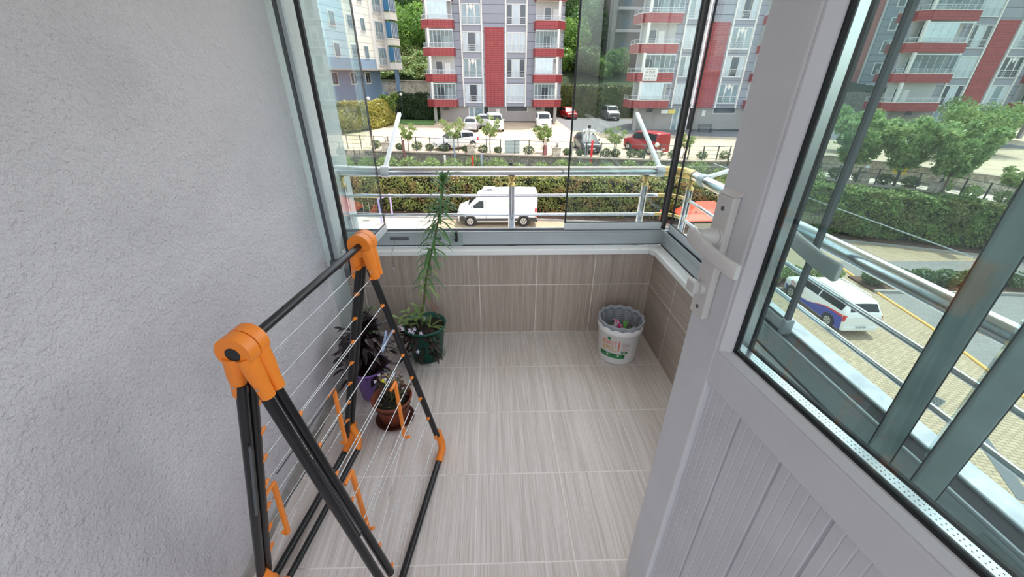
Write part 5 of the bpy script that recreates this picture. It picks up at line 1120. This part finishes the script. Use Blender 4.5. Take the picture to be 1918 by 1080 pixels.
    for x, z_, w_, h_, m_ in ((1.6, z0-.55, .9, .42, M['wdark']), (14.3, z0-.5, .9, .42, M['wdark']), (10.3, z0-.65, 2.9, .62, M['wdark'])):
        f_ = MB().box(x, .30, z_-.06, x+w_, .35, z_+h_+.04).build('ground_window', M['fwhite'] if w_ > 1 else M['gfloor'], o); MB().box(x+.06, .28, z_, x+w_-.06, .30, z_+h_).build('pane', m_, f_)
    f_ = MB().box(5.1, .29, 0, 7.9, .35, z0-.05).build('entrance', M['fwhite'], o); MB().box(5.25, .26, .05, 5.8, .29, z0-.15).box(5.95, .26, .05, 7.1, .29, z0-.15).build('glass_panel', M['wglass'], f_); MB().box(7.25, .25, .05, 7.85, .29, z0-.1).build('open_doorway', M['ink'], f_)
    for x in (.5-ext, W_-1.5): MB().box(x, -.7, 0, x+.4, -.3, z0).build('pillar', M['gfloor'], o)
    MB().box(W_-2.6, .2, 0, W_-1.3, .36, z0-.1).build('dark_opening', M['ink'], o)
    MB().box(8.9, .27, z0-1.0, 9.35, .31, z0-.35).build('notice_board', M['fwhite'], o)
    return o
apartment('grey apartment block with red tiled balconies, in the middle of the view', -7.85, 57.5, -2.66, ZT+.42)
cb_ = apartment('grey apartment block with red tiled balconies, behind the right corner pane', 18.3, 51.7, -2.38, ZT-.0, ext=.7, splay=2.6)
apartment('grey apartment block with red tiled balconies, at the right edge through the door glass', 48.4, 47.2, -2.32, ZT-.45, ext=2.4, splay=7.3, side_m='siding')
# for-sale banner on the right-hand block
bnr = thing('for_sale_banner', 'white for-sale banner with black lettering hung on a red balcony', 'banner', (18.4, 50.3, .62)); bx, by = 18.35, 50.33
MB().box(bx-.1, by-.03, .62, bx+1.62, by-.01, 1.98).build('cloth', M['fwhite'], bnr)
for i, (s_, z_, sz, sx_) in enumerate((('SAHİBİNDEN', 1.80, .17, 1.2), ('SATILIK', 1.50, .36, 1.0), ('0533 730 33 05', 1.13, .26, .85), ('0532 301 23 72', .82, .26, .85))): text('lettering', s_, sz, M['ink'], (bx+.76, by-.035, z_), (R(90), 0, 0), bnr, .002, sx=sx_)
ys = thing('yellow_sign', 'small yellow square sign fixed on the rubble wall at the right', 'sign', (34.3, 29.2, -5.2)); q0 = Vector((33.6, 30.26, -5.45)); d_ = Vector((2.5, -3, 0)).normalized(); n_ = Vector((-d_.y, d_.x, 0))*-.06
MB().prism([q0+n_, q0+n_+d_*.85, q0+n_+d_*.85+Vector((0, 0, .6)), q0+n_+Vector((0, 0, .6))], n_*.4).build('plate', mat('yellow_sign', (.80, .55, .02), .5), ys)
MB().bar(q0+n_*1.5+d_*.2+Vector((0, 0, .32)), q0+n_*1.5+d_*.65+Vector((0, 0, .32)), .03, .12).build('sign_mark', mat('sign_pale_mark', (.85, .75, .3), .5), ys)
s2 = thing('wall_signs', 'pair of small white and yellow signs under the corner balcony of the right-hand block', 'sign', (21.6, 51.1, -3.1)); MB().box(21.5, 51.04, -3.0, 22.35, 51.12, -2.6).build('white_sign', M['fwhite'], s2); MB().box(22.4, 51.04, -3.0, 23.3, 51.12, -2.55).build('yellow_sign', mat('yellow_sign_board', (.72, .58, .14), .6), s2)
# blue and cream building on the left, facing right
M['cream'] = brick_mat('cream_cladding', (.80, .79, .68), (.82, .81, .74), (.45, .44, .40), 1, 60, .75, .03, off=0, plane='wall', rough=.6); M['lblue'] = brick_mat('light_blue_cladding', (.46, .62, .70), (.50, .66, .72), (.28, .38, .42), 1, 60, .75, .03, off=0, plane='wall', rough=.6)
M['mblue'] = mat('mid_blue_cladding', (.26, .36, .46), .7); M['dblue'] = mat('blue_render', (.22, .32, .47), .8); M['bluegl'] = mat('blue_glass', (.05, .20, .38), .1, spec=.8)
da_ = math.atan2(18, 4.45)
bb = thing('apartment_building', 'blue and cream clad apartment building at the left, on a plain blue ground floor', 'building', (-17.25, 46.7, ZT), da_, local=True)
zb = 1.15-ZT   # local x along the facade (away from us), local -y faces right
MB().box(-16, 1.6, 0, 16.6, 12, zb).build('ground_floor_wall', M['dblue'], bb)
MB().box(-16, 0, zb, 6.4, 12, zb+18).build('light_blue_wall', M['lblue'], bb); MB().box(6.4, 0, zb, 17.2, 12, zb+18).build('cream_wall', M['cream'], bb)
MB().box(-16, -.03, zb, 13.0, 0, zb+1.15).build('blue_band', M['mblue'], bb); MB().box(-16, -.1, zb-.12, 17.4, 1.8, zb).build('soffit', M['cope'], bb)
for x in (12.9, 16.3): MB().box(x-.25, -.12, zb, x+.25, 0, zb+18).build('white_strip', M['fwhite'], bb)
for f in range(6):
    z = zb+1.2+f*2.93
    for x in (-12, -9, -6, -3, 0, 4.0, 7.6, 10.5):
        w = MB().box(x-.62, -.06, z-.08, x+.62, 0, z+1.42).build('window', M['fwhite'], bb); MB().box(x-.48, -.08, z+.04, x-.03, -.055, z+1.3).box(x+.03, -.08, z+.04, x+.48, -.055, z+1.3).build('pane', M['wglass'], w)
    w = MB().box(13.5, -.06, z-.75, 15.8, 0, z+1.45).build('french_window', M['fwhite'], bb); MB().box(13.65, -.08, z-.6, 14.3, -.055, z+1.3).box(14.4, -.08, z-.6, 15.0, -.055, z+1.3).box(15.1, -.08, z-.6, 15.7, -.055, z+1.3).build('pane', M['wglass'], w)
    mb = MB()
    for k in range(9): mb.box(13.5+.28*k, -.30, z-.8, 13.53+.28*k, -.27, z+.1)
    mb.box(13.5, -.30, z+.08, 15.8, -.26, z+.12).build('window_railing', M['brail'], w)
    b = MB().box(16.5, -1.0, z-1.2, 18.5, 0, z-.35).build('balcony', M['cream'] if f else M['fwhite'], bb); MB().box(16.6, -.86, z-.2, 18.4, -.05, z+1.5).build('blue_glazing', M['bluegl'], b)
    mb = MB()
    for k in range(5): mb.box(16.55+.45*k, -.95, z-.35, 16.62+.45*k, -.87, z+1.5)
    mb.box(16.5, -1.0, z-.12, 18.5, -.93, z-.06).build('glazing_bars', M['brail'], b)
for x in (1, 5, 9.2, 12.8): f_ = MB().box(x-.7, 1.52, zb-1.75, x+.7, 1.6, zb-.3).build('ground_window', M['fwhite'], bb); MB().box(x-.55, 1.50, zb-1.6, x-.04, 1.52, zb-.42).box(x+.04, 1.50, zb-1.6, x+.55, 1.52, zb-.42).build('pane', M['wdark'], f_)
MB().box(17.6, -.6, 0, 18.0, -.1, zb).build('column', M['dblue'], bb); MB().box(16.6, 2.4, 0, 22, 8, zb-3).build('rear_wing', M['dblue'], bb)
# red building behind
rb_ = thing('apartment_building', 'brick-red building with white-framed windows between the door edge and the dark rod', 'building', (54.5, 70, ZT), R(-6), local=True)
M['redr'] = mat('brick_red_render', (.42, .12, .10), .8, var=.06, vscale=.6); M['pinkr'] = mat('pale_pink_render', (.58, .42, .40), .8)
MB().box(0, 0, 3.2, 12, 12, 24).build('wall', M['redr'], rb_); MB().box(0, .02, 0, 12, 12, 3.2).build('ground_floor_wall', M['pinkr'], rb_); MB().box(6.6, -.3, 0, 18, 12, 24).build('grey_wing', M['siding'], rb_)
for x in (1.9, 6.5): MB().box(x-.2, -.12, 0, x+.2, 0, 24).build('white_strip', M['fwhite'], rb_)
for f in range(7):
    for x in (.9, 4.4, 8.4): 
        z = 3.6+3.05*f; y_ = -.3 if x > 6.6 else 0; w = MB().box(x-.65, y_-.1, z, x+.65, y_, z+1.8).build('window', M['fwhite'], rb_); MB().box(x-.45, y_-.13, z+.15, x+.45, y_-.1, z+1.65).build('pane', M['wdark'], w)
# dark building in the gap
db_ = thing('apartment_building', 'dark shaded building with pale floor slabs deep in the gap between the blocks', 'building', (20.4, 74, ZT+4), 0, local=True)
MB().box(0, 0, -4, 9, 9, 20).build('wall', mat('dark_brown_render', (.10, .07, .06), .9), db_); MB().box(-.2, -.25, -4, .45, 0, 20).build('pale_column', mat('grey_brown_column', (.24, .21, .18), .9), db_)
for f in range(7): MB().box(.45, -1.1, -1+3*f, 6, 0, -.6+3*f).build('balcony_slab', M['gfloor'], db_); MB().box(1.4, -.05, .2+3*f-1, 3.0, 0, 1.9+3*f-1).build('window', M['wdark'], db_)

# the street and terrace fall gently towards the right: everything outdoors follows that lie of the land
def dz(x, y): return -.015*x+.0087*y-.13
def dx(x, y): return .012*x-.15-.002*y
bpy.context.view_layer.update()
LONG = ('hedge', 'wire_fence', 'hillside_shrubbery', 'ivy_wall_cover')
for o_ in [o for o in COL.objects if o.parent is None]:
    if o_.get('label', '').startswith('grey apartment'): continue
    if o_.type == 'MESH' and o_.get('kind') == 'structure':
        vs = o_.data.vertices
        ym = max(v.co.y for v in vs)
        if ym < 3: continue
        for m_ in [o_]+list(kids(o_)):
            for v in m_.data.vertices: x, y = v.co.x, v.co.y; v.co.z += dz(x, y); v.co.x += dx(x, y)
        continue
    if o_.location.y < 3: continue
    if o_.name.split('.')[0] in LONG:
        off = o_.location
        for m_ in kids(o_):
            me = m_.data; n = len(me.vertices); a = np.empty(n*3, np.float32); me.vertices.foreach_get('co', a); a = a.reshape(-1, 3); X_, Y_ = a[:, 0]+off.x, a[:, 1]+off.y
            a[:, 2] += dz(X_, Y_); a[:, 0] += dx(X_, Y_); me.vertices.foreach_set('co', a.ravel()); me.update()
    else:
        x, y = o_.location.x, o_.location.y
        if o_.get('category') in ('banner', 'sign') and y > 40: x_ = 0
        else: o_.location.z += dz(x, y); o_.location.x += dx(x, y)
